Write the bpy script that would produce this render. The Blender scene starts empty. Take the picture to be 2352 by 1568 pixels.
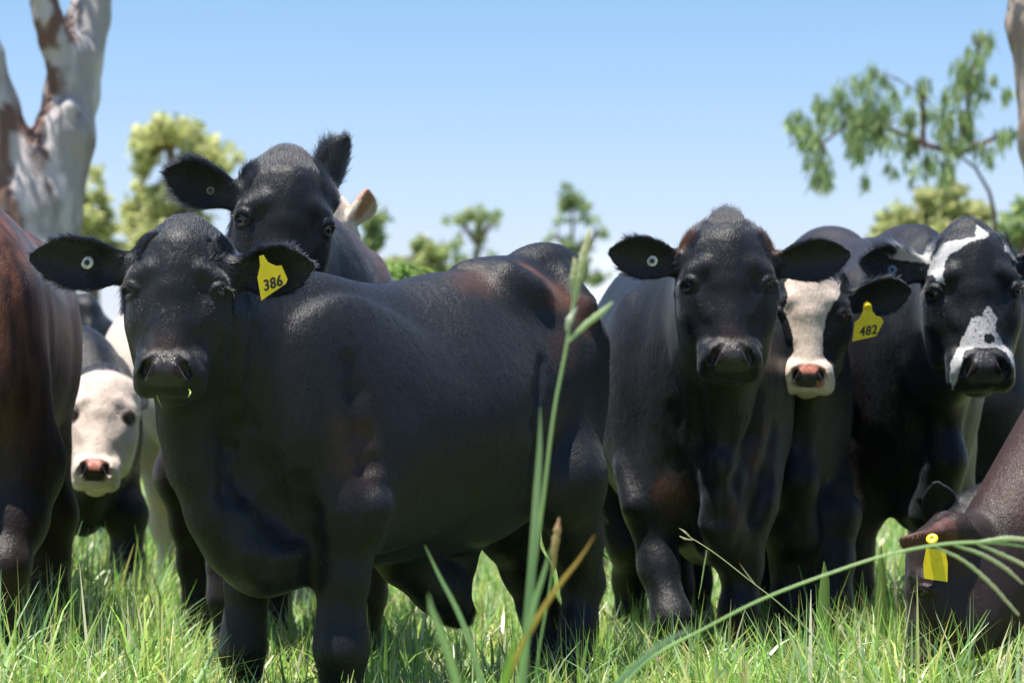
import bpy, math, os, random
import numpy as np
from mathutils import Vector, Matrix

QUICK = ''         # '1' or '2' for coarse quick looks
ONLY = ''          # comma list of beasts to build alone
S = bpy.context.scene
COL = S.collection

# ------------------------------------------------------------------ camera, sky, sun, exposure
FPX, HORY, CAMH = 5553.0, 1019.0, 0.80     # focal length and horizon measured on a 2352 px wide picture
cd = bpy.data.cameras.new('camera')
cam = bpy.data.objects.new('camera', cd); COL.objects.link(cam)
cam.location = (0, 0, CAMH); cam.rotation_euler = (math.pi/2, 0, 0)
cd.sensor_width = 36.0; cd.lens = 36.0*FPX/2352.0
cd.shift_y = (HORY-784.0)/2352.0
cd.clip_start = 0.1; cd.clip_end = 5000
cd.dof.use_dof = True; cd.dof.focus_distance = 6.45; cd.dof.aperture_fstop = 3.7
S.camera = cam

SUN_EL, SUN_AZ = math.radians(76), math.radians(-118)   # azimuth from +Y towards +X
wd = bpy.data.worlds.new('World'); S.world = wd; wd.use_nodes = True
nt = wd.node_tree; bg = nt.nodes['Background']
sky = nt.nodes.new('ShaderNodeTexSky'); sky.sky_type = 'NISHITA'; sky.sun_disc = False
sky.sun_elevation = SUN_EL; sky.sun_rotation = SUN_AZ
sky.air_density = 1.15; sky.dust_density = 0.5; sky.ozone_density = 2.2; sky.altitude = 100
tcw = nt.nodes.new('ShaderNodeTexCoord'); sep = nt.nodes.new('ShaderNodeSeparateXYZ'); nt.links.new(tcw.outputs['Generated'], sep.inputs[0])
rw = nt.nodes.new('ShaderNodeValToRGB'); nt.links.new(sep.outputs['Z'], rw.inputs['Fac'])     # clearer blue higher up, milky near the horizon
for i, (p, c) in enumerate([(0.0, (.82, .78, 1.10)), (.05, (.88, .81, 1.02)), (.10, (.86, .83, .96)), (.19, (.68, .80, .92)), (.6, (.6, .75, .95))]):
    e = rw.color_ramp.elements[i] if i < 2 else rw.color_ramp.elements.new(p)
    e.position = p; e.color = (*c, 1)
mw = nt.nodes.new('ShaderNodeMix'); mw.data_type = 'RGBA'; mw.blend_type = 'MULTIPLY'; mw.inputs[0].default_value = 1
nt.links.new(sky.outputs['Color'], mw.inputs[6]); nt.links.new(rw.outputs['Color'], mw.inputs[7])
mp = nt.nodes.new('ShaderNodeMapping'); mp.inputs['Scale'].default_value = (3.0, 3.0, 9.0); nt.links.new(tcw.outputs['Generated'], mp.inputs['Vector'])
nc = nt.nodes.new('ShaderNodeTexNoise'); nc.inputs['Scale'].default_value = 3.2; nc.inputs['Detail'].default_value = 6; nt.links.new(mp.outputs[0], nc.inputs['Vector'])
cr = nt.nodes.new('ShaderNodeValToRGB'); nt.links.new(nc.outputs['Fac'], cr.inputs['Fac']); cr.color_ramp.elements[0].position = .50; cr.color_ramp.elements[1].position = .68
lowm = nt.nodes.new('ShaderNodeMapRange'); lowm.inputs['From Min'].default_value = .098; lowm.inputs['From Max'].default_value = .062; nt.links.new(sep.outputs['Z'], lowm.inputs['Value'])
mm = nt.nodes.new('ShaderNodeMath'); mm.operation = 'MULTIPLY'; nt.links.new(cr.outputs['Color'], mm.inputs[0]); nt.links.new(lowm.outputs[0], mm.inputs[1])
mx = nt.nodes.new('ShaderNodeMix'); mx.data_type = 'RGBA'; nt.links.new(mm.outputs[0], mx.inputs[0]); nt.links.new(mw.outputs[2], mx.inputs[6]); mx.inputs[7].default_value = (6.6, 7.1, 7.8, 1)
nt.links.new(mx.outputs[2], bg.inputs['Color']); bg.inputs['Strength'].default_value = 0.088
sl = bpy.data.lights.new('sun', 'SUN'); sl.energy = 5.0; sl.angle = math.radians(0.5); sl.color = (1.0, 0.95, 0.87)
so = bpy.data.objects.new('sun', sl); COL.objects.link(so)
sdir = Vector((math.sin(SUN_AZ)*math.cos(SUN_EL), math.cos(SUN_AZ)*math.cos(SUN_EL), math.sin(SUN_EL)))
so.rotation_euler = sdir.to_track_quat('Z', 'Y').to_euler(); so.location = sdir*30
vs = S.view_settings
vs.view_transform = 'Standard'; vs.look = 'None'; vs.exposure = 1.05; vs.gamma = 1.0; vs.use_curve_mapping = False
S.cycles.max_bounces = 8; S.cycles.transparent_max_bounces = 12

def at(px, py, d):
    """a real point d metres away from the lens plane, read off the 2352 px picture"""
    return np.array([(px-1176.0)/FPX*d, d, CAMH+(HORY-py)/FPX*d])

# ------------------------------------------------------------------ tags, materials
def tag(o, label=None, cat=None, group=None, kind=None):
    if label: o['label'] = label
    if cat: o['category'] = cat
    if group: o['group'] = group
    if kind: o['kind'] = kind
    return o

def link(name, data, parent=None, mat=None):
    o = bpy.data.objects.new(name, data); COL.objects.link(o)
    if parent is not None: o.parent = parent
    if mat is not None and data is not None: data.materials.append(mat)
    return o

class N:
    """small node-tree helper"""
    def __init__(s, name):
        s.m = bpy.data.materials.new(name); s.m.use_nodes = True
        s.t = s.m.node_tree; s.b = s.t.nodes['Principled BSDF']; s.out = s.t.nodes['Material Output']
    def n(s, kind, **kw):
        x = s.t.nodes.new(kind)
        for k, v in kw.items():
            if k in x.inputs.keys(): s.set(x.inputs[k], v)
            else: setattr(x, k, v)
        return x
    def set(s, inp, v):
        if isinstance(v, bpy.types.NodeSocket): s.t.links.new(v, inp)
        else: inp.default_value = v
    def noise(s, vec, scale, detail=3, rough=.55, dist=0.0):
        x = s.t.nodes.new('ShaderNodeTexNoise'); x.inputs['Scale'].default_value = scale
        x.inputs['Detail'].default_value = detail; x.inputs['Roughness'].default_value = rough
        x.inputs['Distortion'].default_value = dist
        if vec is not None: s.t.links.new(vec, x.inputs['Vector'])
        return x.outputs['Fac']
    def ramp(s, fac, stops):
        x = s.t.nodes.new('ShaderNodeValToRGB'); e = x.color_ramp.elements
        while len(e) < len(stops): e.new(0.5)
        for i, (p, c) in enumerate(stops):
            e[i].position = p; e[i].color = (*c, 1) if len(c) == 3 else c
        s.t.links.new(fac, x.inputs['Fac']); return x.outputs['Color']
    def mix(s, fac, a, b, mode='MIX'):
        x = s.t.nodes.new('ShaderNodeMix'); x.data_type = 'RGBA'; x.blend_type = mode
        for i, v in ((0, fac), (6, a), (7, b)):
            if isinstance(v, tuple) and len(v) == 3: v = (*v, 1)
            s.set(x.inputs[i], v)
        return x.outputs[2]
    def math(s, op, a, b=0.0, c=0.0):
        x = s.t.nodes.new('ShaderNodeMath'); x.operation = op
        for i, v in enumerate((a, b, c)): s.set(x.inputs[i], v)
        return x.outputs[0]
    def mapping(s, vec, scale=(1, 1, 1), rot=(0, 0, 0)):
        x = s.t.nodes.new('ShaderNodeMapping'); s.t.links.new(vec, x.inputs['Vector'])
        x.inputs['Scale'].default_value = scale; x.inputs['Rotation'].default_value = rot
        return x.outputs['Vector']
    def bump(s, h, strength=.3, dist=.01):
        x = s.t.nodes.new('ShaderNodeBump'); x.inputs['Strength'].default_value = strength
        x.inputs['Distance'].default_value = dist; s.t.links.new(h, x.inputs['Height'])
        s.t.links.new(x.outputs['Normal'], s.b.inputs['Normal'])

# ------------------------------------------------------------------ numpy noise
def _hash(i, j, k, seed):
    h = (i*374761393 + j*668265263 + k*2147483647 + seed*974711) & 0xffffffff
    h = ((h ^ (h >> 13))*1274126177) & 0xffffffff
    return ((h ^ (h >> 16)) & 0xffff)/65535.0
def vnoise(p, scale, seed=0):
    q = np.asarray(p, np.float64)*scale + 1000.0
    i = np.floor(q).astype(np.int64); f = q-i; f = f*f*(3-2*f)
    r = 0
    for a in (0, 1):
        for b in (0, 1):
            for c in (0, 1):
                w = (f[:, 0] if a else 1-f[:, 0])*(f[:, 1] if b else 1-f[:, 1])*(f[:, 2] if c else 1-f[:, 2])
                r = r + w*_hash(i[:, 0]+a, i[:, 1]+b, i[:, 2]+c, seed)
    return r
def fnoise(p, scale, seed=0):
    return .5*vnoise(p, scale, seed)+.3*vnoise(p, scale*2.1, seed+1)+.2*vnoise(p, scale*4.3, seed+2)
def sstep(a, b, x):
    t = np.clip((x-a)/(b-a), 0, 1); return t*t*(3-2*t)

# ------------------------------------------------------------------ signed-distance modelling
def unit(v):
    v = np.asarray(v, float); return v/np.linalg.norm(v)
def rotm(yaw=0, pitch=0, roll=0):
    return np.array(Matrix.Rotation(math.radians(yaw), 3, 'Z') @ Matrix.Rotation(math.radians(pitch), 3, 'X') @ Matrix.Rotation(math.radians(roll), 3, 'Y'))

class Field:
    def __init__(s): s.ops = []
    def rc(s, a, b, ra, rb, k=.03, op='u', asp=1.0, adir=None):
        a = np.asarray(a, float); b = np.asarray(b, float)
        R = (max(ra, rb)*max(1, asp) + np.linalg.norm(b-a)/2)
        s.ops.append(('rc', op, k, (a+b)/2, R, (a, b, ra, rb, asp, None if adir is None else unit(adir))))
    def chain(s, pts, k=.03, op='u', asp=1.0, adir=None):
        for (a, ra), (b, rb) in zip(pts[:-1], pts[1:]): s.rc(a, b, ra, rb, k, op, asp, adir)
    def el(s, c, r, R=None, k=.03, op='u'):
        s.ops.append(('el', op, k, np.asarray(c, float), max(r), (np.asarray(c, float), np.asarray(r, float), R)))
    def fn(s, f, c, R, k=.03, op='u'):
        s.ops.append(('fn', op, k, np.asarray(c, float), R, f))
    def bounds(s):
        lo = np.full(3, 1e9); hi = -lo
        for o in s.ops:
            if o[1] != 'u': continue
            lo = np.minimum(lo, o[3]-o[4]); hi = np.maximum(hi, o[3]+o[4])
        return lo, hi
    def evalp(s, p, chunk=65536):
        out = np.empty(len(p), np.float32)
        for i in range(0, len(p), chunk): out[i:i+chunk] = s._ev(p[i:i+chunk])
        return out
    def _ev(s, p):
        p = p.astype(np.float32)
        lo = p.min(0); hi = p.max(0); c = (lo+hi)/2; cr = np.linalg.norm(hi-lo)/2
        d = np.full(len(p), 0.5, np.float32)
        for kind, op, k, bc, bR, prm in s.ops:
            gap = np.linalg.norm(bc-c)-cr-bR
            if op == 'u':
                if gap > .16: continue
            elif gap > k+.02: continue
            if kind == 'rc':
                a, b, ra, rb, asp, ad = prm
                ab = (b-a).astype(np.float32); q = p-a.astype(np.float32)
                t = np.clip(q@ab/max(1e-9, float(ab@ab)), 0, 1)
                q = q-t[:, None]*ab
                if ad is not None:
                    adf = ad.astype(np.float32); q = q+adf*((q@adf)*(1/asp-1))[:, None]
                e = np.sqrt((q*q).sum(1))-(ra+(rb-ra)*t)
                if ad is not None: e = e*min(1, asp)
            elif kind == 'el':
                cc, r, R = prm
                q = p-cc.astype(np.float32)
                if R is not None: q = q@R.astype(np.float32)
                r = r.astype(np.float32)
                k0 = np.sqrt(((q/r)**2).sum(1)); k1 = np.sqrt(((q/(r*r))**2).sum(1))+1e-6
                e = k0*(k0-1)/k1
                e = np.where(k0 < .3, -(1-k0)*r.min(), e)
            else:
                e = prm(p)
            if op == 'u':
                h = np.maximum(k-np.abs(d-e), 0)/k
                d = np.minimum(d, e)-h*h*k*.25
            else:
                h = np.maximum(k-np.abs(d+e), 0)/k
                d = np.maximum(d, -e)+h*h*k*.25
        return d

def axis_grid(lo, hi, fine, hc, hf):
    """grid lines: spacing hf inside the fine interval, hc outside, with a soft change"""
    xs = [lo]
    while xs[-1] < hi:
        x = xs[-1]
        if fine is None: h = hc
        else:
            o = max(fine[0]-x, x-fine[1], 0); h = min(hc, hf+o*.12)
        xs.append(x+h)
    return np.array(xs)

def polygonise(F, lo, hi, fine, hc, hf):
    ax = [axis_grid(lo[i], hi[i], None if fine is None else (fine[0][i], fine[1][i]), hc, hf) for i in range(3)]
    B = 8
    ax = [np.concatenate([a, a[-1]+np.arange(1, (-len(a)) % B+1)*hc]) for a in ax]
    n = [len(a) for a in ax]
    D = np.ones(n, np.float32)
    nb = [m//B for m in n]
    bl = [a.reshape(-1, B) for a in ax]
    cx = [(b[:, 0]+b[:, -1])/2 for b in bl]; rx = [(b[:, -1]-b[:, 0])/2 for b in bl]
    G = np.stack(np.meshgrid(*cx, indexing='ij'), -1).reshape(-1, 3)
    Rr = np.sqrt(sum(g**2 for g in np.meshgrid(*rx, indexing='ij'))).reshape(-1)
    # centre samples, grouped in slabs so that far primitives are skipped
    dc = np.empty(len(G), np.float32)
    slab = nb[1]*nb[2]
    for i in range(nb[0]):
        for j in range(0, slab, 96):
            sl = slice(i*slab+j, min((i+1)*slab, i*slab+j+96)); dc[sl] = F._ev(G[sl])
    hot = np.abs(dc) < Rr*1.5+.02
    idx = np.stack(np.unravel_index(np.arange(len(G)), nb), 1)
    Dv = D.reshape(nb[0], B, nb[1], B, nb[2], B)
    Dv[:] = dc.reshape(nb)[:, None, :, None, :, None]
    for (i, j, k) in idx[hot]:
        g = np.stack(np.meshgrid(bl[0][i], bl[1][j], bl[2][k], indexing='ij'), -1).reshape(-1, 3)
        Dv[i, :, j, :, k, :] = F._ev(g).reshape(B, B, B)
    # surface nets
    Sg = D < 0
    c = np.zeros([m-1 for m in n], np.uint8)
    offs = [(a, b, e) for a in (0, 1) for b in (0, 1) for e in (0, 1)]
    for a, b, e in offs: c += Sg[a:n[0]-1+a, b:n[1]-1+b, e:n[2]-1+e]
    act = np.argwhere((c > 0) & (c < 8))
    cid = np.full(c.shape, -1, np.int32); cid[act[:, 0], act[:, 1], act[:, 2]] = np.arange(len(act))
    P = np.zeros((len(act), 3)); W = np.zeros(len(act))
    cor = {o: (D[act[:, 0]+o[0], act[:, 1]+o[1], act[:, 2]+o[2]],
               np.stack([ax[q][act[:, q]+o[q]] for q in range(3)], 1)) for o in offs}
    for o in offs:
        for q in range(3):
            if o[q] == 0:
                o2 = tuple(1 if t == q else o[t] for t in range(3))
                d0, p0 = cor[o]; d1, p1 = cor[o2]
                m = (d0 < 0) != (d1 < 0); t = np.where(m, d0/np.where(m, d0-d1, 1), 0)
                P += np.where(m[:, None], p0+(p1-p0)*t[:, None], 0); W += m
    P /= W[:, None]
    quads = []
    for q in range(3):
        u, v = (q+1) % 3, (q+2) % 3
        s0 = [slice(None)]*3; s1 = [slice(None)]*3; s0[q] = slice(0, -1); s1[q] = slice(1, None)
        A, Bb = Sg[tuple(s0)], Sg[tuple(s1)]
        e = np.argwhere(A != Bb)
        ok = (e[:, u] > 0) & (e[:, v] > 0) & (e[:, u] < n[u]-1) & (e[:, v] < n[v]-1); e = e[ok]
        def cell(du, dv):
            t = e.copy(); t[:, u] -= du; t[:, v] -= dv
            return cid[t[:, 0], t[:, 1], t[:, 2]]
        Q = np.stack([cell(1, 1), cell(0, 1), cell(0, 0), cell(1, 0)], 1)
        inside = A[e[:, 0], e[:, 1], e[:, 2]]
        Q[~inside] = Q[~inside][:, ::-1]
        quads.append(Q)
    Q = np.concatenate(quads); Q = Q[(Q >= 0).all(1)]
    # grad and one projection step; sort by block for culling
    order = np.lexsort((act[:, 2]//24, act[:, 1]//24, act[:, 0]//24))
    inv = np.empty_like(order); inv[order] = np.arange(len(order))
    P = P[order]; Q = inv[Q]
    def grad(P, e=.002):
        g = np.zeros((len(P), 3)); d = 0
        for s3 in ((1, 1, 1), (1, -1, -1), (-1, 1, -1), (-1, -1, 1)):
            s3 = np.array(s3, float); v = F.evalp(P+s3*e, 4096)
            g += v[:, None]*s3; d = d+v
        return g/(4*e), d/4
    g, d = grad(P); gl = np.linalg.norm(g, axis=1)+1e-6
    P = P-g*(np.clip(d/gl, -.004, .004)/gl)[:, None]
    # drop loose crumbs: keep the largest connected piece
    lab = np.arange(len(P))
    for _ in range(400):
        m = lab[Q].min(1); new = lab.copy()
        for q in range(4): np.minimum.at(new, Q[:, q], m)
        new = new[new]
        if (new == lab).all(): break
        lab = new
    big = np.bincount(lab).argmax(); keepv = lab == big
    Q = Q[keepv[Q[:, 0]]]; re = np.cumsum(keepv)-1; Q = re[Q]; P = P[keepv]
    return P, Q

def vert_normals(P, Q):
    a = P[Q[:, 2]]-P[Q[:, 0]]; b = P[Q[:, 3]]-P[Q[:, 1]]
    fn = np.cross(a, b); nn = np.zeros_like(P)
    for q in range(4): np.add.at(nn, Q[:, q], fn)
    return nn/(np.linalg.norm(nn, axis=1)[:, None]+1e-12)

def np_mesh(name, V, Fq, smooth=True, col=None, attr='coat'):
    V = np.asarray(V, np.float32); Fq = np.asarray(Fq, np.int32)
    me = bpy.data.meshes.new(name); k = Fq.shape[1]
    me.vertices.add(len(V)); me.vertices.foreach_set('co', V.ravel())
    me.loops.add(Fq.size); me.loops.foreach_set('vertex_index', Fq.ravel())
    me.polygons.add(len(Fq)); me.polygons.foreach_set('loop_start', np.arange(0, Fq.size, k, dtype=np.int32))
    me.polygons.foreach_set('loop_total', np.full(len(Fq), k, np.int32))
    if smooth: me.polygons.foreach_set('use_smooth', np.ones(len(Fq), bool))
    me.update(calc_edges=True)
    if col is not None:
        a = me.attributes.new(attr, 'FLOAT_COLOR', 'POINT'); a.data.foreach_set('color', np.asarray(col, np.float32).ravel())
    return me
# ------------------------------------------------------------------ cattle
def pchip(xs, ys, x):
    """smooth curve through given stations"""
    xs = np.asarray(xs, float); ys = np.asarray(ys, float)
    m = np.gradient(ys, xs); i = np.clip(np.searchsorted(xs, x)-1, 0, len(xs)-2)
    h = xs[i+1]-xs[i]; t = np.clip((x-xs[i])/h, 0, 1)
    return ((2*t**3-3*t*t+1)*ys[i]+(t**3-2*t*t+t)*h*m[i]+(-2*t**3+3*t*t)*ys[i+1]+(t**3-t*t)*h*m[i+1])

class Trunk:
    """barrel of a beast: origin on the ground under the tail, x runs forward to the chest"""
    def __init__(s, R, yaw, st, egg=.26, sag=0):
        s.R = np.array([R[0], R[1], 0.0]); a = math.radians(yaw); s.F = np.array([math.cos(a), math.sin(a), 0]); s.L = np.array([-math.sin(a), math.cos(a), 0])
        st = np.array(st, float); s.st = st; s.egg = egg
        xs = np.linspace(st[0, 0], st[-1, 0], 200); s.xs = xs
        s.zt = pchip(st[:, 0], st[:, 1], xs); s.zb = pchip(st[:, 0], st[:, 2], xs); s.w = np.maximum(pchip(st[:, 0], st[:, 3], xs), .02)
    def p(s, x, y, z): return s.R+s.F*x+s.L*y+np.array([0, 0, z])
    def loc(s, P):
        q = P-s.R.astype(P.dtype); return q@s.F.astype(P.dtype), q@s.L.astype(P.dtype), P[:, 2]
    def sy(s, x, z):
        zt, zb, w = (np.interp(x, s.xs, v) for v in (s.zt, s.zb, s.w)); u = (z-(zt+zb)/2)/((zt-zb)/2)
        wf = w*(1-s.egg*float(sstep(-.1, 1.1, u))-.10*float(sstep(.1, 1.1, -u))); return wf*max(0, 1-abs(u)**2.25)**(1/2.25)
    def on(s, x, z, side=1, off=0.0): return s.p(x, side*(s.sy(x, z)+off), z)
    def __call__(s, P):
        x, y, z = s.loc(P); xc = np.clip(x, s.xs[0], s.xs[-1])
        zt = np.interp(xc, s.xs, s.zt); zb = np.interp(xc, s.xs, s.zb); w = np.interp(xc, s.xs, s.w)
        zc = (zt+zb)/2; h = (zt-zb)/2; u = (z-zc)/h
        wf = w*(1-s.egg*sstep(-.1, 1.1, u)-.10*sstep(.1, 1.1, -u))
        q = np.power(np.abs(y/wf), 2.25)+np.power(np.abs(u), 2.25)
        e = (np.power(q+1e-9, 1/2.25)-1)*np.minimum(w, h)*.92
        dx = np.abs(x-xc)
        return np.where(dx > 0, np.hypot(np.maximum(e, 0), dx)+np.minimum(e, 0), e).astype(np.float32)

class Head:
    """local axes at zero rotation: x to the picture's right, y away from the lens, z muzzle to poll; unit = head length"""
    def __init__(s, c, H, yaw=0, pitch=0, roll=0, wide=1.0):
        s.c = np.asarray(c, float); s.H = H; s.R = rotm(yaw, pitch, roll); s.wide = wide
    def w(s, x, y, z): return s.c+s.R@(np.array([x*s.wide, y, z])*s.H)
    def dirw(s, x, y, z): return unit(s.R@np.array([x, y, z], float))
    def loc(s, P):
        q = (P-s.c)@s.R/s.H; q = q.copy(); q[:, 0] /= s.wide; return q

def add_head(F, h, poll=1.0, lids=1.0):
    H = h.H; Rm = h.R
    def el(c, r, k=.07, op='u', tilt=None):
        R = Rm if tilt is None else Rm@rotm(*tilt)
        F.el(h.w(*c), np.array([r[0]*h.wide, r[1], r[2]])*H, R, k*H, op)
    def rc(a, b, ra, rb, k=.07, op='u', asp=1.0, ad=None):
        F.rc(h.w(*a), h.w(*b), ra*H, rb*H, k*H, op, asp, None if ad is None else Rm@np.array(ad, float))
    el((0, .14, .14), (.250, .18, .20))
    for s in (-1, 1): rc((s*.150, .13, .235), (s*.05, .12, .30), .085, .07, .09)
    rc((0, .12, .25), (0, .12, .350+.03*(poll-1)), .10, .050*poll, .14)
    el((0, .05, .08), (.235, .125, .23), .08)
    rc((0, .0, .22), (0, -.012, .02), .085, .09, .09)
    for s in (-1, 1):
        rc((s*.205, .07, .0), (s*.185, .09, -.14), .085, .095, .07)          # side of the face
        rc((s*.14, -.045, .090), (s*.236, -.006, .058), .036, .032, .055)   # brow
        rc((s*.140, .10, -.10), (s*.095, .05, -.36), .120, .095, .06)
        el((s*.185, .20, -.15), (.085, .17, .24), .08, tilt=(0, 12, s*-7))
        rc((s*.13, .27, -.16), (s*.05, .14, -.44), .085, .055, .08)
        rc((s*.200, .0, -.075), (s*.125, -.038, -.185), .020, .018, .06)   # bone below the eye
        rc((s*.152, -.105, -.125), (s*.142, -.105, -.27), .026, .034, .05, 's')   # hollow beside the nose bridge
        rc((s*.150, -.080, -.015), (s*.125, -.100, -.085), .016, .014, .03, 's')  # inner corner
    rc((0, -.005, -.04), (0, -.040, -.37), .098, .088, .05, asp=1.18, ad=(1, 0, 0))
    mz = 1.13
    el((0, .0, -.450), (.168*mz, .118, .105), .05)
    for s in (-1, 1):
        rc((s*.118*mz, -.010, -.385), (s*.112*mz, .0, -.492), .064, .074, .035)     # upper lip
        rc((s*.05, -.02, -.495), (s*.03, -.03, -.50), .062, .055, .03)
    rc((-.086, -.078, -.435), (.086, -.078, -.435), .074, .074, .03)        # nose pad
    rc((-.085, -.085, -.380), (.085, -.085, -.380), .036, .036, .035)
    for s in (-1, 1):
        rc((s*.130, -.080, -.400), (s*.150, -.060, -.450), .024, .028, .05) # wing of the nostril
        rc((s*.070, -.163, -.386), (s*.124, -.126, -.464), .024, .038, .018, 's', asp=.58, ad=(s*.86, 0, .51))
        rc((s*.098, -.150, -.405), (s*.130, -.105, -.428), .014, .011, .010, 's')
    rc((0, -.168, -.40), (0, -.155, -.52), .005, .004, .015, 's')            # cleft below the nose
    el((0, .072, -.530), (.10, .080, .045), .015)                           # chin and lower lip
    eyes = []
    for s in (-1, 1):
        ec = np.array([s*.253, -.004, -.006]); ed = unit([s*.78, -.62, -.10])
        F.el(h.w(*(ec+ed*.020)), np.array([.050, .050, .030])*H, Rm, .030*H, 's')
        e1 = unit(np.cross(ed, [0, 0, 1])); e2 = unit(np.cross(e1, ed))
        if e2[2] < 0: e2 = -e2
        for up, rr, fw, hgt in ((1, .012, .020, .030), (-1, .008, .008, .030)):
            pts = []
            for t in np.linspace(-1, 1, 6):
                a = t*1.35; q = ec+e1*math.sin(a)*.056+e2*up*math.cos(a)*hgt*lids+ed*(fw-.012*abs(t))
                pts.append((h.w(*q), (rr*(1-.35*abs(t)))*H))
            F.chain(pts, .022*H)
        eyes.append((h.w(*(ec-ed*.020)), .043*H, Rm@ed))
    return eyes

def hit(F, px, py):
    """where the sight line of a picture point meets the beast's skin"""
    o = np.array([0, 0, CAMH]); d = unit(at(px, py, 1.0)-o); lo, hi = F.bounds(); t = max(lo[1]-.1, 1.0)
    for _ in range(90):
        v = float(F._ev((o+d*t)[None])[0])
        if v < .0015: return o+d*t, d
        t += max(v*.7, .002)
        if t > hi[1]+1: return None
    return o+d*t, d
def draw(F, pts, kind='s', k=.035, off=.9):
    """fold (s) or ridge (u) running over the skin; pts = (px, py, radius m)"""
    out = []
    for px, py, r in pts:
        h_ = hit(F, px, py)
        if h_ is None: return
        out.append((h_[0]-h_[1]*(r*off if kind == 's' else -r*off), r))
    F.chain(out, k, kind)

class Ear:
    def __init__(s, base, tip, opening, half, curl=.5, th=.0065, droop=0.0):
        s.B = np.asarray(base, float); v = np.asarray(tip, float)-s.B; s.len = np.linalg.norm(v); s.a = v/s.len
        o = np.asarray(opening, float); o = unit(o-s.a*(o@s.a)); s.cn = o; s.b = np.cross(s.a, o); s.half = half; s.curl = curl; s.th = th; s.droop = droop
        if s.b[2] < 0: s.b = -s.b
    def prof(s, t): return s.half*np.interp(t, [0, .1, .22, .4, .55, .7, .83, .93, 1], [.36, .42, .60, .88, 1.0, .97, .76, .46, .14])
    def mid(s, a, b):
        w = s.prof(a/s.len); u = b/w
        return s.curl*w*u*u*(1.25-.6*a/s.len)-s.droop*(a/s.len)**2*s.len
    def loc(s, P):
        q = P-s.B.astype(P.dtype); return q@s.a.astype(P.dtype), q@s.b.astype(P.dtype), q@s.cn.astype(P.dtype)
    def __call__(s, P):
        a, b, c = s.loc(P); ac = np.clip(a, 0, s.len); w = s.prof(ac/s.len); bc = np.clip(b, -w, w)
        c0 = s.mid(ac, bc); sl = np.sqrt(1+(2*s.curl*np.abs(bc)/w)**2)
        th = s.th*(1.5-.7*ac/s.len)
        return (np.sqrt((a-ac)**2+(b-bc)**2+((c-c0)/sl)**2)-th).astype(np.float32)
    def add(s, F, root, r, k=.02):
        F.fn(s, s.B+s.a*s.len/2, s.len*.62+s.half*.5, k)
        F.rc(root, s.B+s.a*s.len*.10-s.cn*.004, r, r*.62, .035)
    def pt(s, a, b, off=0): return s.B+s.a*a*s.len+s.b*b*s.half+s.cn*(float(s.mid(np.array(a*s.len), np.array(b*s.half)))+off)

# ---- hide, fur, horn, eye, plastic
def mat_hide(name, rough=.43, bumpk=.6, fine=1.0, sheen=.07):
    m = N(name); a = m.n('ShaderNodeAttribute'); a.attribute_name = 'coat'
    tc = m.n('ShaderNodeTexCoord'); ob = tc.outputs['Object']
    st = m.noise(m.mapping(ob, (46*fine, 46*fine, 17*fine), (0, .35, 0)), 1.0, 5, .7, .6)
    st2 = m.noise(m.mapping(ob, (190*fine, 190*fine, 45*fine), (.2, .3, .1)), 1.0, 3, .6, .8)
    lump = m.noise(ob, 7.0, 3, .5)
    h = m.math('ADD', m.math('MULTIPLY', st, .5), m.math('ADD', m.math('MULTIPLY', st2, .3), m.math('MULTIPLY', lump, 1.1)))
    m.bump(h, bumpk, .012)
    v = m.math('MULTIPLY_ADD', st2, .9, .55)
    col = m.mix(1.0, a.outputs['Color'], m.n('ShaderNodeCombineColor', Red=v, Green=v, Blue=v).outputs[0], 'MULTIPLY')
    wet = a.outputs['Alpha']
    m.set(m.b.inputs['Base Color'], col)
    m.set(m.b.inputs['Roughness'], m.math('SUBTRACT', m.math('MULTIPLY_ADD', st, .18, rough-.09), m.math('MULTIPLY', wet, .22)))
    m.b.inputs['Specular IOR Level'].default_value = .29
    m.b.inputs['Sheen Weight'].default_value = sheen; m.b.inputs['Sheen Roughness'].default_value = .45
    m.b.inputs['Sheen Tint'].default_value = (.75, .85, 1, 1)
    return m.m
def mat_fur(name):
    m = N(name); a = m.n('ShaderNodeAttribute'); a.attribute_name = 'coat'
    hb = m.n('ShaderNodeBsdfHairPrincipled'); hb.model = 'CHIANG'; hb.parametrization = 'COLOR'
    m.set(hb.inputs['Color'], a.outputs['Color']); hb.inputs['Roughness'].default_value = .32; hb.inputs['Radial Roughness'].default_value = .5; hb.inputs['IOR'].default_value = 1.5
    m.t.links.new(hb.outputs[0], m.out.inputs['Surface'])
    return m.m
def mat_flat(name, col, rough=.5, spec=.5, dirt=0.0, trans=0.0):
    m = N(name); tc = m.n('ShaderNodeTexCoord')
    nz = m.noise(tc.outputs['Object'], 40, 4, .6)
    c2 = tuple(c*(1-dirt) for c in col)
    m.set(m.b.inputs['Base Color'], m.ramp(nz, [(.35, c2), (.6, col)]))
    m.b.inputs['Roughness'].default_value = rough; m.b.inputs['Specular IOR Level'].default_value = spec
    return m.m
HIDE = mat_hide('black_hide'); HIDEW = mat_hide('pale_hide', .6, .3, 1.0, .2); FUR = mat_fur('coat_hair')
EYE = mat_flat('wet_eye', (.004, .003, .003), .05, .6); YEL = mat_flat('yellow_tag_plastic', (.83, .62, .01), .38, .5, .12)
INK = mat_flat('black_ink', (.012, .012, .014), .5); WHT = mat_flat('pale_button_plastic', (.62, .60, .52), .45, .5, .45); BLU = mat_flat('blue_grey_button_plastic', (.10, .14, .19), .45)
KNOB = mat_flat('dark_button_plastic', (.03, .035, .04), .4)

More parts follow.
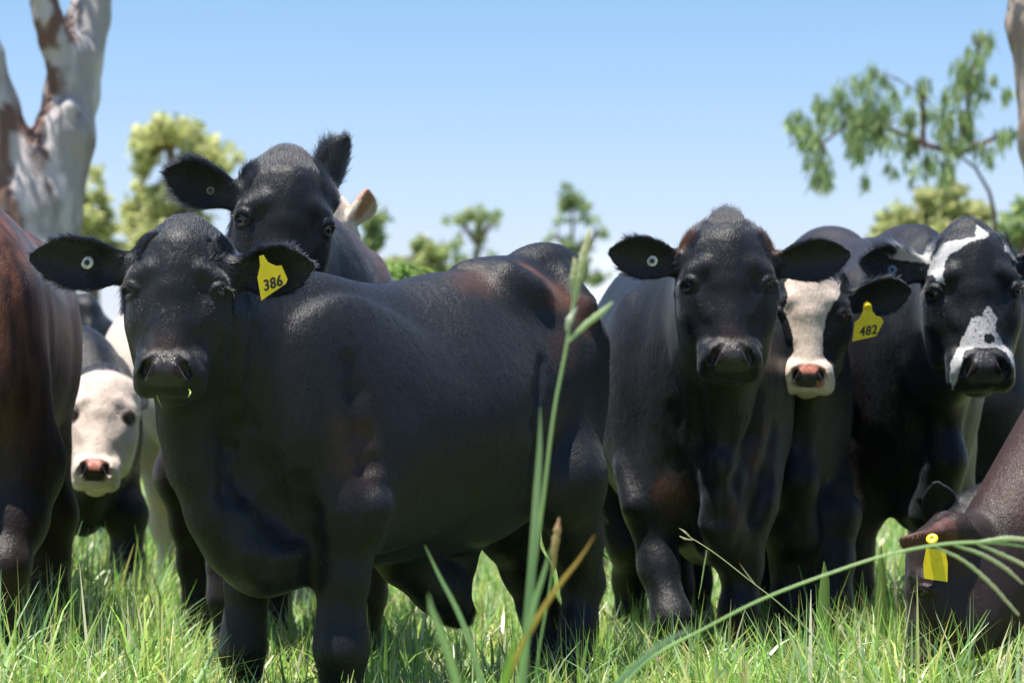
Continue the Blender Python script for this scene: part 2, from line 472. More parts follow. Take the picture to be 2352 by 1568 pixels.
def make_fur(name, P, Q, Nn, col, n, length, flow, parent, origin, lift=.22, rad=.0006, seed=1, face=None, bend=.35, npt=4, rnd=.07):
    rng = np.random.default_rng(seed)
    a, b, c, d = (P[Q[:, i]] for i in range(4))
    area = np.linalg.norm(np.cross(c-a, d-b), axis=1)/2
    Lq = length[Q].mean(1); wgt = area*(Lq > 0)*(1+2.2*(Lq > .0185))
    cen = (a+c)/2; view = np.array([0, 0, CAMH])-cen; view /= np.linalg.norm(view, axis=1)[:, None]
    fnn = Nn[Q[:, 0]]; f = (fnn*view).sum(1)
    wgt = wgt*np.where(f > -.35, 1.0, .12)            # fewer hairs on the side turned well away
    if face is not None: wgt = wgt*face[Q].mean(1)
    cdf = np.cumsum(wgt); cdf /= cdf[-1]
    q = np.searchsorted(cdf, rng.random(n)); u, v = rng.random(n), rng.random(n)
    def lerp(A):
        A = A.reshape(len(A), -1)
        w = np.stack([(1-u)*(1-v), u*(1-v), u*v, (1-u)*v], 1); return (A[Q[q]]*w[:, :, None]).sum(1)
    p = lerp(P); nn = lerp(Nn); nn /= np.linalg.norm(nn, axis=1)[:, None]; cc = lerp(col); L = lerp(length)[:, 0]
    fl = flow(p, nn); fl = fl-nn*(fl*nn).sum(1)[:, None]; fl = fl/(np.linalg.norm(fl, axis=1)[:, None]+1e-6)
    clump = np.stack([vnoise(p, 55, seed+i) for i in range(3)], 1)-.5
    L = L*(.55+.8*rng.random(n)*(.5+vnoise(p, 30, seed+9)))
    r3 = rng.normal(0, 1, (n, 3))*(rnd*np.where(L > .017, 2.0, 1.0))[:, None]+clump*rnd*1.2
    d0 = unitv(fl+nn*(lift*(.6+.8*rng.random(n))*np.where(L > .017, 1.8, 1.0))[:, None]+r3*.6); d1 = unitv(fl+nn*lift*bend*.4+r3)
    t = np.linspace(0, 1, npt)
    pts = p[:, None]-nn[:, None]*.001+(d0[:, None]*(t-.5*t*t)[None, :, None]+d1[:, None]*(.5*t*t)[None, :, None])*L[:, None, None]
    hc = bpy.data.hair_curves.new(name); hc.add_curves([npt]*n)
    hc.attributes['position'].data.foreach_set('vector', (pts-origin).astype(np.float32).ravel())
    ra = hc.attributes.get('radius') or hc.attributes.new('radius', 'FLOAT', 'POINT')
    rr = rad*np.where(L > .03, 1.0, 1.0)*(.7+.6*rng.random(n))
    ra.data.foreach_set('value', (rr[:, None]*np.array([1, .9, .6, .12][:npt])[None]).astype(np.float32).ravel())
    ca = hc.attributes.new('coat', 'FLOAT_COLOR', 'CURVE')
    cc = cc.copy(); cc[:, :3] = cc[:, :3]*((.7+1.0*rng.random(n)[:, None]**2)*1.05)*(.55+1.1*vnoise(p, 70, seed+3))[:, None]+np.array([.0012, .0015, .0025])*rng.random(n)[:, None]; ca.data.foreach_set('color', cc.astype(np.float32).ravel())
    o = link(name, hc, parent, FUR); return o
def unitv(v): return v/(np.linalg.norm(v, axis=1)[:, None]+1e-9)

def inpoly(x, y, poly):
    r = np.zeros(len(x), bool); n = len(poly)
    for i in range(n):
        x0, y0 = poly[i]; x1, y1 = poly[(i+1) % n]
        if y0 == y1: continue
        m = ((y0 > y) != (y1 > y)) & (x < (x1-x0)*(y-y0)/(y1-y0)+x0); r ^= m
    return r

def plate(name, pts, th, parent, mat, M, bendk=0.0):
    """thin plate from an outline in its own plane (x right, y up), placed by matrix columns M=(X,Y,Nrm,O)"""
    X, Y, Z, O = M; me = bpy.data.meshes.new(name); V = []; n = len(pts)
    for sgn in (-.5, .5):
        for (x, y) in pts:
            V.append(O+X*x+Y*y+Z*(sgn*th+bendk*x*x))
    Fc = [list(range(n-1, -1, -1)), list(range(n, 2*n))]+[[i, (i+1) % n, n+(i+1) % n, n+i] for i in range(n)]
    me.from_pydata([tuple(v) for v in V], [], Fc); me.update()
    return link(name, me, parent, mat)

def text_mesh(body, size, shear=.25, bold=.0065):
    cu = bpy.data.curves.new('number', 'FONT'); cu.body = body; cu.size = size; cu.shear = shear; cu.offset = bold*size*2.2; cu.extrude = .0004
    cu.align_x = 'CENTER'; cu.align_y = 'CENTER'; cu.space_character = 1.12
    o = bpy.data.objects.new('tmp', cu); COL.objects.link(o)
    dg = bpy.context.evaluated_depsgraph_get(); me = bpy.data.meshes.new_from_object(o.evaluated_get(dg))
    bpy.data.objects.remove(o); return me

def ear_tag(parent, org, O, X, Y, outline, number=None, nsize=.03, npos=(0, 0), hole=(0, 0), stud=True, smudge=True):
    """outline in metres; X, Y unit axes of the tag in the world"""
    X = unit(X); Y = unit(Y-X*(Y@X)); Z = np.cross(X, Y); O = O-org
    t = plate('ear_tag', outline, .0022, parent, YEL, (X, Y, Z, O), bendk=0.0)
    rot = np.stack([X, Y, Z], 1)
    if number:
        me = text_mesh(number, nsize); n = len(me.vertices); V = np.empty(n*3, np.float32); me.vertices.foreach_get('co', V); V = V.reshape(-1, 3)
        V[:, 0] *= .92; x = V[:, 0]+npos[0]; y = V[:, 1]*1.12+npos[1]
        fc = [list(p.vertices) for p in me.polygons]; VV = []; FF = []
        for j, (dx, dy) in enumerate(((-.0009, 0), (0, .0005), (.0009, 0))):        # three passes of the marking pen
            VV.append(O+np.outer(x+dx, X)+np.outer(y+dy, Y)+np.outer(V[:, 2]+.0022/2+.0006+.00013*j, Z)); FF += [[q+j*n for q in f] for f in fc]
        me = bpy.data.meshes.new('number'); me.from_pydata([tuple(v) for v in np.concatenate(VV)], [], FF); me.update()
        link('number', me, t, INK)
    if stud: ring('stud', O+X*hole[0]+Y*hole[1]+Z*.004, Z, .009, .003, t, YEL)
    return t

def ring(name, c, axis, R, r, parent, mat, inner=None, flat=.6):
    """moulded button: lathe of a small profile round an axis"""
    axis = unit(axis); u = unit(np.cross(axis, [.3, .1, .9])); v = np.cross(axis, u)
    prof = [(0, r*.1), (R*.30, r*.1), (R*.34, r*.9), (R*.45, r*1.1), (R*.9, r*.9), (R, r*.2), (R*.9, -r*.6), (0, -r*.6)] if inner is None else inner
    V = []; Fq = []; n = 24
    for k in range(n):
        a = 2*math.pi*k/n; e = u*math.cos(a)+v*math.sin(a)
        for (pr, pz) in prof: V.append(c+e*max(pr, 1e-4)+axis*pz)
    m = len(prof)
    for k in range(n):
        for j in range(m-1): Fq.append((k*m+j, k*m+j+1, ((k+1) % n)*m+j+1, ((k+1) % n)*m+j))
    return link(name, np_mesh(name, V, Fq), parent, mat)

def uvball(name, c, r, parent, mat, org, seg=20):
    V = []; Fq = []
    for i in range(seg+1):
        t = math.pi*i/seg
        for j in range(seg*2):
            p = math.pi*j/seg; V.append(c-org+r*np.array([max(math.sin(t), 1e-3)*math.cos(p), max(math.sin(t), 1e-3)*math.sin(p), math.cos(t)]))
    m = seg*2
    for i in range(seg):
        for j in range(m): Fq.append((i*m+j, (i+1)*m+j, (i+1)*m+(j+1) % m, i*m+(j+1) % m))
    return link(name, np_mesh(name, V, Fq), parent, mat)

def front_leg(F, T, x, side, y=.19, fx=0.0, fy=0.0, k=.05, sc=1.0, top=.74, r=1.0):
    j = [(x-.02, y, .56, .092*r), (x+fx*.4, y+fy*.4, .42, .068*r), (x+fx*.7, y+fy*.7, .31, .066*r), (x+fx*.85, y+fy*.85, .20, .044*r), (x+fx, y+fy, .11, .052*r), (x+fx+.01, y+fy, .03, .058*r)]
    F.rc(T.p(x-.04, side*y*.8, top), T.p(x-.02, side*y, .56), .11*r, .092*r, .14)
    F.chain([(T.p(a, side*b, c*sc), rr) for a, b, c, rr in j], k)
def hind_leg(F, T, x, side, y=.17, fx=0.0, fy=0.0, k=.05, sc=1.0, r=1.0):
    j = [(x+.12, y, .74, .145*r), (x+.04, y+.01, .58, .095*r), (x-.07+fx*.5, y+fy*.5, .44, .062*r), (x-.05+fx*.8, y+fy*.8, .28, .045*r), (x-.03+fx, y+fy, .12, .052*r), (x+fx, y+fy, .03, .058*r)]
    F.rc(T.p(x+.08, side*y*.7, .95), T.p(x+.12, side*y, .74), .15*r, .145*r, .12)
    F.chain([(T.p(a, side*b, c*sc), rr) for a, b, c, rr in j], k)
def tail(F, T, z0, z1=.55, y=0):
    pts = [(.02, z0, .035), (-.05, z0-.06, .03), (-.075, z0-.25, .022), (-.07, (z0+z1)/2, .018), (-.06, z1, .022), (-.05, z1-.22, .03), (-.05, z1-.3, .008)]
    F.chain([(T.p(a, y, b), r) for a, b, r in pts], .03)

BLACK = np.array([.0048, .0050, .0062])
def blend(c, col, m): return c*(1-m[:, None])+np.array(col)[None]*m[:, None]

def finish(name, F, label, group, root, fine=None, hc=.010, hf=.0035, eyes=(), coat=None, ears=(), head=None, T=None, fur=0, furlen=None, hide=None, seed=1, lift=.22, rad=.0007, cat='cow', eyemat=None):
    if QUICK: hc, hf, fur = hc*1.6, hf*1.6, 0 if QUICK == '1' else fur//2
    lo, hi = F.bounds(); lo -= .03; hi += .03
    P, Q = polygonise(F, lo, hi, fine, hc, hf)
    Nn = vert_normals(P, Q)
    rgb = coat(P, Nn)                                     # n x 4
    org = np.array([root[0], root[1], 0.0])
    me = np_mesh(name, P-org, Q, True, rgb)
    o = link(name, me, None, hide or HIDE); o.location = org; tag(o, label, cat, group)
    for (c, r, d) in eyes:
        uvball('eye', c, r, o, EYE, org)
    if head is not None and len(eyes) and hf < .0055: lashes(o, org, eyes, head, seed)
    if fur:
        L = furlen(P, Nn) if furlen is not None else np.full(len(P), .014)
        def flow(p, n):
            v = np.zeros_like(p)
            if T is not None: v += -T.F*.8
            v += np.array([0, 0, -.65])
            if head is not None:
                q = head.loc(p); near = sstep(.75, .5, np.linalg.norm(q-np.array([0, .1, -.05]), axis=1))
                c = q-np.array([0, 0, -.13]); c[:, 1] *= .3; c[:, 2] = np.where(c[:, 2] < 0, c[:, 2]*1.2, c[:, 2])
                hv = c@head.R.T; hv = unitv(hv); v = v*(1-near[:, None])+hv*near[:, None]
            for e in ears:
                a, b, c = e.loc(p); m = ((a > -.01) & (a < e.len+.03) & (np.abs(b) < e.half*1.5) & (np.abs(c) < .07))
                v[m] = e.a*1.0+np.outer((b[m]/e.half), e.b)*.8+np.outer(.25+.3*(a[m] < e.len*.45), e.cn)
            return v
        make_fur('fur', P, Q, Nn, rgb, fur, L, flow, o, org, seed=seed, lift=lift, rad=rad)
    print('built', name, len(P), flush=True)
    return o, org
def lashes(parent, org, eyes, head, seed=1, long=1.0):
    rng = np.random.default_rng(seed); pts = []
    for (c, r, d) in eyes:
        up = head.dirw(0, -.2, 1); s_ = unit(np.cross(d, up)); up = np.cross(s_, d)
        if up[2] < 0: up = -up
        for i in range(34):
            a = rng.uniform(-1.15, 1.15); p0 = c+(s_*math.sin(a)+up*math.cos(a)*.55)*r*1.05+d*r*.80
            dr = unit(d*.9+up*.15+s_*math.sin(a)*.7+rng.normal(0, .12, 3)); L = .022*long*rng.uniform(.6, 1.1)
            pts.append([p0+dr*L*t-np.array([0, 0, .35*L*t*t]) for t in (0, .35, .7, 1)])
    pts = np.array(pts)-org; n = len(pts); hc = bpy.data.hair_curves.new('eyelashes'); hc.add_curves([4]*n)
    hc.attributes['position'].data.foreach_set('vector', pts.astype(np.float32).ravel())
    ra = hc.attributes.get('radius') or hc.attributes.new('radius', 'FLOAT', 'POINT'); ra.data.foreach_set('value', np.tile(np.array([.0007, .0006, .0004, .0001], np.float32), n))
    ca = hc.attributes.new('coat', 'FLOAT_COLOR', 'CURVE'); ca.data.foreach_set('color', np.tile(np.array([.006, .005, .005, 1], np.float32), n))
    return link('eyelashes', hc, parent, FUR)
def want(k): return (not ONLY) or k in ONLY.split(',')
# ------------------------------------------------------------------ leaf material and ribbons
def leafmat(name, trans=.42, rough=.42, spec=.4):
    m = N(name); a = m.n('ShaderNodeAttribute'); a.attribute_name = 'coat'
    m.set(m.b.inputs['Base Color'], a.outputs['Color']); m.b.inputs['Roughness'].default_value = rough; m.b.inputs['Specular IOR Level'].default_value = spec
    tr = m.n('ShaderNodeBsdfTranslucent'); ms = m.n('ShaderNodeMixShader'); ms.inputs[0].default_value = trans
    hs = m.n('ShaderNodeHueSaturation'); hs.inputs['Value'].default_value = 1.5; m.set(hs.inputs['Color'], a.outputs['Color'])
    m.set(tr.inputs['Color'], hs.outputs[0])
    m.t.links.new(m.b.outputs[0], ms.inputs[1]); m.t.links.new(tr.outputs[0], ms.inputs[2]); m.t.links.new(ms.outputs[0], m.out.inputs['Surface'])
    return m.m
GRASS = leafmat('grass_blade', .45, .33, .65); LEAF = leafmat('tree_leaf', .5, .5, .4)

def smooth_path(pts, n=26):
    P = np.array([at(*p[:3]) for p in pts]); w = np.array([p[3] for p in pts], float); t = np.concatenate([[0], np.cumsum(np.linalg.norm(np.diff(P, axis=0), axis=1))]); tt = np.linspace(0, t[-1], n)
    Q = np.stack([pchip(t, P[:, i], tt) for i in range(3)], 1); return Q, np.interp(tt, t, w), tt/t[-1]
def ribbon(pts, c0, c1, fold=.25, n=26, face=(0, -1, 0)):
    """leaf blade: (px, py, d, width in mm)"""
    Q, w, t = smooth_path(pts, n); T_ = np.gradient(Q, axis=0); S_ = unitv(np.cross(T_, np.array(face, float)[None])); Nf = unitv(np.cross(S_, T_))
    w = w/1000/2; V = np.stack([Q-S_*w[:, None]-Nf*(w*fold)[:, None], Q, Q+S_*w[:, None]-Nf*(w*fold)[:, None]], 1).reshape(-1, 3)
    Fq = [(3*i+j, 3*i+j+1, 3*i+j+4, 3*i+j+3) for i in range(n-1) for j in (0, 1)]
    c = np.ones((n, 3, 4)); m = (np.clip((t-.0), 0, 1)**1.5)[:, None, None]; c[..., :3] = np.array(c0)*(1-m)+np.array(c1)*m; return V, np.array(Fq), c.reshape(-1, 4)

def head_coat(h, rgb, P, nose=(.030, .026, .025), nose_pink=None, seed=3):
    q = h.loc(P); x, y, z = q.T
    nz = fnoise(P, 60, seed)
    m = sstep(.40, .60, 1-np.sqrt((x/.135)**2+((z+.452)/.085)**2)*.5+(nz-.5)*.08)*(y < .0)*(z > -.53)
    m2 = (np.abs(x) < .125)*(z < -.36)*(z > -.525)*(y < -.02)
    m = m*m2
    rgb[:, :3] = blend(rgb[:, :3], nose, m); rgb[:, 3] = np.maximum(rgb[:, 3], m*.9)
    if nose_pink is not None:
        pm = m*sstep(.42, .58, nose_pink(x, y, z)+(fnoise(P, 90, seed+5)-.5)*.5)
        rgb[:, :3] = blend(rgb[:, :3], (.36, .13, .09), pm)
    # inside of nostrils
    for s in (-1, 1):
        dn = np.sqrt((x-s*.085)**2+(y+.125)**2*.6+(z+.445)**2)
        rgb[:, :3] = blend(rgb[:, :3], (.012, .008, .008), sstep(.048, .036, dn))
    return q

def browned(P, rgb, spots, seed=11):
    """sun-bleached brown areas: (centre, radius, strength)"""
    nz = fnoise(P, 9, seed)
    for c, r, k in spots:
        m = k*sstep(1.0, .2, np.linalg.norm(P-np.asarray(c), axis=1)/r+(nz-.5)*.9)
        rgb[:, :3] = blend(rgb[:, :3], (.105, .042, .020), np.clip(m, 0, 1))
    return rgb

def frameT(T): return np.stack([T.F, T.L, [0, 0, 1]], 1)
# ---- bull 386
if want('E'):
    T = Trunk((.185, 7.27), 180+47, [
        (-.02, 1.20, .95, .05), (.03, 1.31, .78, .11), (.12, 1.37, .66, .175), (.22, 1.355, .60, .215), (.34, 1.33, .535, .255), (.46, 1.30, .50, .285),
        (.60, 1.283, .485, .31), (.78, 1.243, .475, .31), (.95, 1.222, .475, .29), (1.10, 1.20, .475, .265), (1.22, 1.17, .475, .235), (1.32, 1.13, .51, .19), (1.39, 1.0, .56, .10), (1.42, .88, .66, .04)])
    F = Field(); F.fn(T, T.p(.7, 0, .85), .95, .03)
    h = Head(at(405, 668, 6.0), .485, -5, -12, 1.0, .91)
    eyes = add_head(F, h)
    # neck
    nb = T.p(1.06, 0, 1.0)
    F.rc(T.p(1.0, 0, .96), h.w(.03, .30, .10), .24, .13, .10, asp=.80, adir=T.L)
    F.rc(T.p(1.12, .03, .85), h.w(.06, .30, -.12), .22, .115, .10, asp=.82, adir=T.L)
    F.rc(T.p(1.22, .02, .70), h.w(.05, .34, -.25), .165, .085, .10, asp=.80, adir=T.L)
    F.chain([(h.w(.0, .24, -.40), .035), (at(418, 985, 6.10), .030), (at(438, 1080, 6.12), .032), (at(488, 1190, 6.15), .038), (at(545, 1262, 6.2), .045), (at(610, 1298, 6.24), .052), (at(690, 1285, 6.3), .055)], .10)
    # shoulders, haunches, hooks
    for s in (1, -1):
        F.el(T.p(1.06, s*.175, .86), (.16, .06, .28), np.stack([T.F, T.L, [0, 0, 1]], 1)@rotm(0, 0, 14), .18)
        F.el(T.p(.18, s*.11, .95), (.17, .10, .26), np.stack([T.F, T.L, [0, 0, 1]], 1)@rotm(0, 0, -8), .10)
    F.el(T.p(.11, .0, 1.335), (.13, .07, .05), np.stack([T.F, T.L, [0, 0, 1]], 1), .05)
    F.el(T.p(.36, .0, 1.295), (.12, .07, .035), np.stack([T.F, T.L, [0, 0, 1]], 1), .05)
    # folds, ribs and bones under the skin
    for s in (1, -1):
        F.rc(T.on(.40, 1.235, s, -.025), T.on(.33, 1.23, s, -.02), .025, .022, .12)
        F.rc(T.on(.14, 1.18, s, -.03), T.on(.06, 1.10, s, -.01), .035, .03, .08)
    # legs, set foot by foot
    F.rc(T.p(1.0, .15, .74), at(797, 1180, 6.30), .11, .078, .12)
    F.chain([(at(797, 1180, 6.30), .078), (at(788, 1330, 6.29), .059), (at(783, 1430, 6.29), .055), (at(784, 1495, 6.28), .062), (at(784, 1570, 6.30), .043), (at(784, 1660, 6.31), .055), (at(782, 1705, 6.30), .062)], .05)
    F.chain([(T.p(1.1, -.15, .60), .11), (at(570, 1340, 6.50), .055), (at(562, 1430, 6.50), .048), (at(557, 1490, 6.50), .054), (at(560, 1560, 6.52), .038), (at(560, 1640, 6.52), .05), (at(560, 1680, 6.50), .06)], .05)
    F.chain([(T.p(.20, .115, .86), .125), (at(1300, 1100, 6.95), .11), (at(1318, 1235, 7.02), .078), (at(1338, 1335, 7.08), .056), (at(1328, 1440, 7.05), .048), (at(1318, 1520, 7.02), .05), (at(1310, 1640, 6.98), .06)], .05)
    F.chain([(T.p(.22, -.12, .85), .13), (at(1165, 1215, 7.25), .085), (at(1205, 1310, 7.35), .062), (at(1232, 1400, 7.38), .048), (at(1250, 1500, 7.36), .05), (at(1255, 1600, 7.35), .058)], .05)
    F.rc(T.p(.42, .20, .72), T.p(.30, .21, .60), .05, .05, .06)                       # flank fold
    F.chain([(T.p(.72, 0, .46), .06), (T.p(.60, .02, .385), .055), (T.p(.52, .02, .33), .035)], .06)   # sheath
    F.rc(T.p(.50, 0, .45), T.p(.54, .01, .36), .05, .04, .07)
    tail(F, T, 1.28, .60)
    draw(F, [(560, 1000, .03), (600, 1085, .04), (640, 1165, .04), (685, 1225, .03)], 's', .05, 1.0)
    draw(F, [(545, 720, .006), (541, 820, .010), (537, 920, .012), (528, 1030, .012), (520, 1130, .010), (526, 1220, .008)], 's', .030)
    draw(F, [(590, 760, .008), (582, 880, .010), (578, 980, .010)], 's', .030)
    draw(F, [(806, 830, .006), (822, 900, .012), (838, 1000, .016), (852, 1070, .014), (872, 1130, .010)], 's', .045)
    draw(F, [(722, 1335, .012), (716, 1250, .014), (708, 1180, .014), (692, 1110, .012)], 's', .040)
    draw(F, [(1246, 830, .004), (1238, 900, .008), (1232, 970, .011), (1234, 1050, .012), (1224, 1130, .010)], 's', .032)
    draw(F, [(856, 1110, .014), (868, 1165, .016), (864, 1210, .012)], 'u', .06)
    draw(F, [(560, 1190, .014), (572, 1270, .018), (590, 1320, .014)], 'u', .05); draw(F, [(640, 1280, .010), (690, 1265, .010)], 'u', .035)
    draw(F, [(1165, 628, .016), (1225, 662, .018)], 'u', .07, 1.2); draw(F, [(1300, 640, .014), (1345, 700, .014)], 'u', .07, 1.2)
    draw(F, [(760, 1480, .012), (782, 1500, .014), (806, 1482, .012)], 'u', .03)
    # ears
    e1 = Ear(h.w(-.235, .12, .140), at(71, 590, 6.02), (-.05, -1, -.10), .058, .24, th=.0055, droop=-.02)
    e2 = Ear(h.w(.235, .12, .130), at(717, 610, 6.03), (.12, -1, -.35), .059, .34, th=.0055, droop=.03)
    e1.add(F, h.w(-.20, .14, .13), .052); e2.add(F, h.w(.20, .14, .12), .052)
    def coat(P, Nn):
        rgb = np.zeros((len(P), 4)); rgb[:, :3] = BLACK
        browned(P, rgb, [(at(825, 1030, 6.2), .13, .35), (at(1225, 625, 6.95), .085, 1.0), (at(1285, 660, 6.95), .10, 1.0), (at(1345, 720, 7.0), .09, .5), (at(1080, 650, 6.8), .12, .35), (at(835, 920, 6.3), .06, .15), (at(1290, 800, 6.9), .1, .25)])
        head_coat(h, rgb, P)
        q = h.loc(P); browned(P, rgb, [(h.w(0, -.05, -.34), .07, .25)])
        return rgb
    def flen(P, Nn):
        L = np.full(len(P), .011); q = h.loc(P); r = np.linalg.norm(q-np.array([0, .1, -.05]), axis=1)
        L = np.where(r < .7, .010, L); L = np.where((q[:, 2] > .30) & (r < .6), .016, L)
        L = np.where((r < .7) & (q[:, 2] < -.35), .004, L)
        for i, e in enumerate((e1, e2)):
            a, b, c = e.loc(P); m = (a > -.02) & (a < e.len+.03) & (np.abs(b) < e.half*1.5) & (np.abs(c) < .06)
            L = np.where(m, .013+.009*(np.abs(b)/e.half > .75)+.012*(a < e.len*.45)*(c > 0), L)
        x, y, z = T.loc(P); L = np.where((x < .0) & (z < .62) & (z > .2), .06, L)
        L = np.where((z < .36) & (x > .45) & (x < .6) & (np.abs(y) < .06), .05, L)
        L = np.where(head_wet(h, P), 0, L)
        return L
    def head_wet(h, P):
        q = h.loc(P); return (np.abs(q[:, 0]) < .12) & (q[:, 2] < -.37) & (q[:, 2] > -.52) & (q[:, 1] < -.03)
    hc_ = h.c
    o, org = finish('bull', F, 'black bull with yellow tag 386, standing broadside in front of the herd', 'cattle standing in the paddock', (.0, 6.8),
        fine=(h.c-[.36, .14, .24], h.c+[.36, .16, .22]), hc=.009, hf=.0034, eyes=eyes, coat=coat, ears=(e1, e2), head=h, T=T, fur=230000, furlen=flen, seed=21, rad=.0005, lift=.10, cat='bull')
    tx, ty = unit([.97, -.1, .22]), unit([.20, -.15, 1])
    TAG = [(-.062, -.062), (.030, -.050), (.045, -.005), (.040, .012), (.022, .018), (.008, .035), (.003, .062), (-.013, .062), (-.020, .040), (-.033, .012)]
    ear_tag(o, org, at(620, 632, 5.985), unit([.96, -.12, .30]), unit([.02, -.12, 1]), [(-0.0405, -0.0528), (0.0317, -0.0317), (0.0387, -0.0229), (0.0352, 0.0141), (0.0211, 0.0176), (0.0053, 0.0317), (0.0000, 0.0528), (-0.0106, 0.0528), (-0.0158, 0.0299), (-0.0317, 0.0035)],
        '386', .033, (-.001, -.022), stud=False)
    for wi, (lab, pts_, c0_, c1_) in enumerate((('green strand of grass hanging from the bull\'s lower lip', [(434, 893, 5.90, 2.5), (437, 903, 5.885, 3.5), (432, 912, 5.88, .5)], (.25, .42, .05), (.3, .5, .06)),
            ('dry yellow strand of grass at the corner of the bull\'s mouth', [(360, 905, 5.93, 2), (364, 918, 5.91, 2.5), (372, 936, 5.90, .4)], (.5, .5, .1), (.6, .3, .1)))):
        v_, q_, c_ = ribbon(pts_, c0_, c1_, n=8); ow = link('grass_strand', np_mesh('grass_strand', v_-org, q_, True, c_), None, GRASS); ow.location = org; tag(ow, lab, 'grass strand')
    ring('button_tag', e1.pt(.50, .06, .008)-org, [-.25, -1, .1], .017, .005, o, WHT)
    ring('button_tag_centre', e1.pt(.50, .06, .012)-org, [-.25, -1, .1], .0075, .004, o, KNOB)

GRP = 'cattle standing in the paddock'
def frame(T): return np.stack([T.F, T.L, [0, 0, 1]], 1)
def stations(L, zt, zb, w, rump=0.0, dip=0.0):
    """generic barrel for a beast L long, back height zt (function of x/L), belly zb"""
    t = [-.02, .03, .10, .2, .34, .5, .66, .80, .90, .96, 1.0, 1.02]
    top = [-.17, -.05, 0, 0, -.01, -.02, -.02, -.0, -.03, -.10, -.22, -.34]
    bot = [.50, .34, .20, .12, .05, 0, 0, .0, .0, .05, .14, .26]
    ww = [.15, .45, .70, .88, .95, 1.0, 1.0, .93, .80, .62, .36, .12]
    return [(a*L, zt+b*1.0+rump*max(0, 1-a*1.6)+dip*math.sin(max(0, min(1, a))*math.pi), zb+c, w*e) for a, b, c, e in zip(t, top, bot, ww)]
def masses(F, T, L, zt, w, r=1.0):
    for s in (1, -1):
        F.el(T.p(.74*L, s*w*.68, zt-.38), (.15, .08*r, .27), frame(T)@rotm(0, 0, 14), .14)
        F.el(T.p(.12*L, s*w*.50, zt-.40), (.18, .11*r, .28), frame(T)@rotm(0, 0, -8), .07)
    F.el(T.p(.10*L, 0, zt-.05), (.11, .07, .06), frame(T), .05)
def neck(F, T, L, h, zt, w=1.0, dew=True, brisk=.50, asp=.88):
    F.rc(T.p(.70*L, 0, zt-.26), h.w(.0, .26, .10), .23*w, .13*w, .10, asp=asp, adir=T.L)
    F.rc(T.p(.80*L, 0, zt-.40), h.w(.0, .28, -.12), .21*w, .100*w, .08, asp=asp, adir=T.L)
    F.rc(T.p(.89*L, 0, zt-.52), h.w(.0, .33, -.28), .15*w, .065*w, .08, asp=asp, adir=T.L)
    if dew: F.chain([(h.w(0, .24, -.42), .035), (T.p(1.0*L, 0, zt-.48), .045), (T.p(1.03*L, 0, brisk+.18), .055), (T.p(.97*L, 0, brisk), .07), (T.p(.85*L, 0, brisk-.01), .06)], .07)
def simple_legs(F, T, L, w, which=('fl', 'fr', 'hl', 'hr'), r=1.0, fr=(0, 0), hl=(0, 0)):
    for k in which:
        s = 1 if k[1] == 'l' else -1
        if k[0] == 'f': front_leg(F, T, .76*L, s, y=w*.68, r=r, fx=fr[0]*s)
        else: hind_leg(F, T, .06*L, s, y=w*.55, r=r, fx=hl[0]*s)
def base_coat(col, spots=(), head=None, pink=None, nose=(.030, .026, .025), stripes=0):
    def coat(P, Nn):
        rgb = np.zeros((len(P), 4)); rgb[:, :3] = col
        v = fnoise(P, 5, 77); rgb[:, :3] *= (.75+.5*v)[:, None]
        browned(P, rgb, spots)
        if head is not None: head_coat(head, rgb, P, nose, pink)
        return rgb
    return coat
def fur_len(h, ears=(), body=.011, poll=.017, earl=.014, T=None):
    def f(P, Nn):
        L = np.full(len(P), body)
        if h is not None:
            q = h.loc(P); r = np.linalg.norm(q-np.array([0, .1, -.05]), axis=1)
            L = np.where(r < .7, body*.75, L); L = np.where((q[:, 2] > .28) & (r < .65), poll, L)
            L = np.where((r < .7) & (q[:, 2] < -.35), .004, L)
            L = np.where((np.abs(q[:, 0]) < .12) & (q[:, 2] < -.37) & (q[:, 2] > -.52) & (q[:, 1] < -.03), 0, L)
        for e in ears:
            a, b, c = e.loc(P); m = (a > -.02) & (a < e.len+.03) & (np.abs(b) < e.half*1.5) & (np.abs(c) < .06)
            L = np.where(m, earl*(1+.8*(np.abs(b)/e.half > .75)), L)
        if T is not None:
            x, y, z = T.loc(P); L = np.where((x < -.01) & (z < .6) & (z > .15), .06, L)
        return L
    return f
def hbox(h, ex=.36): return (h.c-[ex, .16, .25], h.c+[ex, .18, .24])

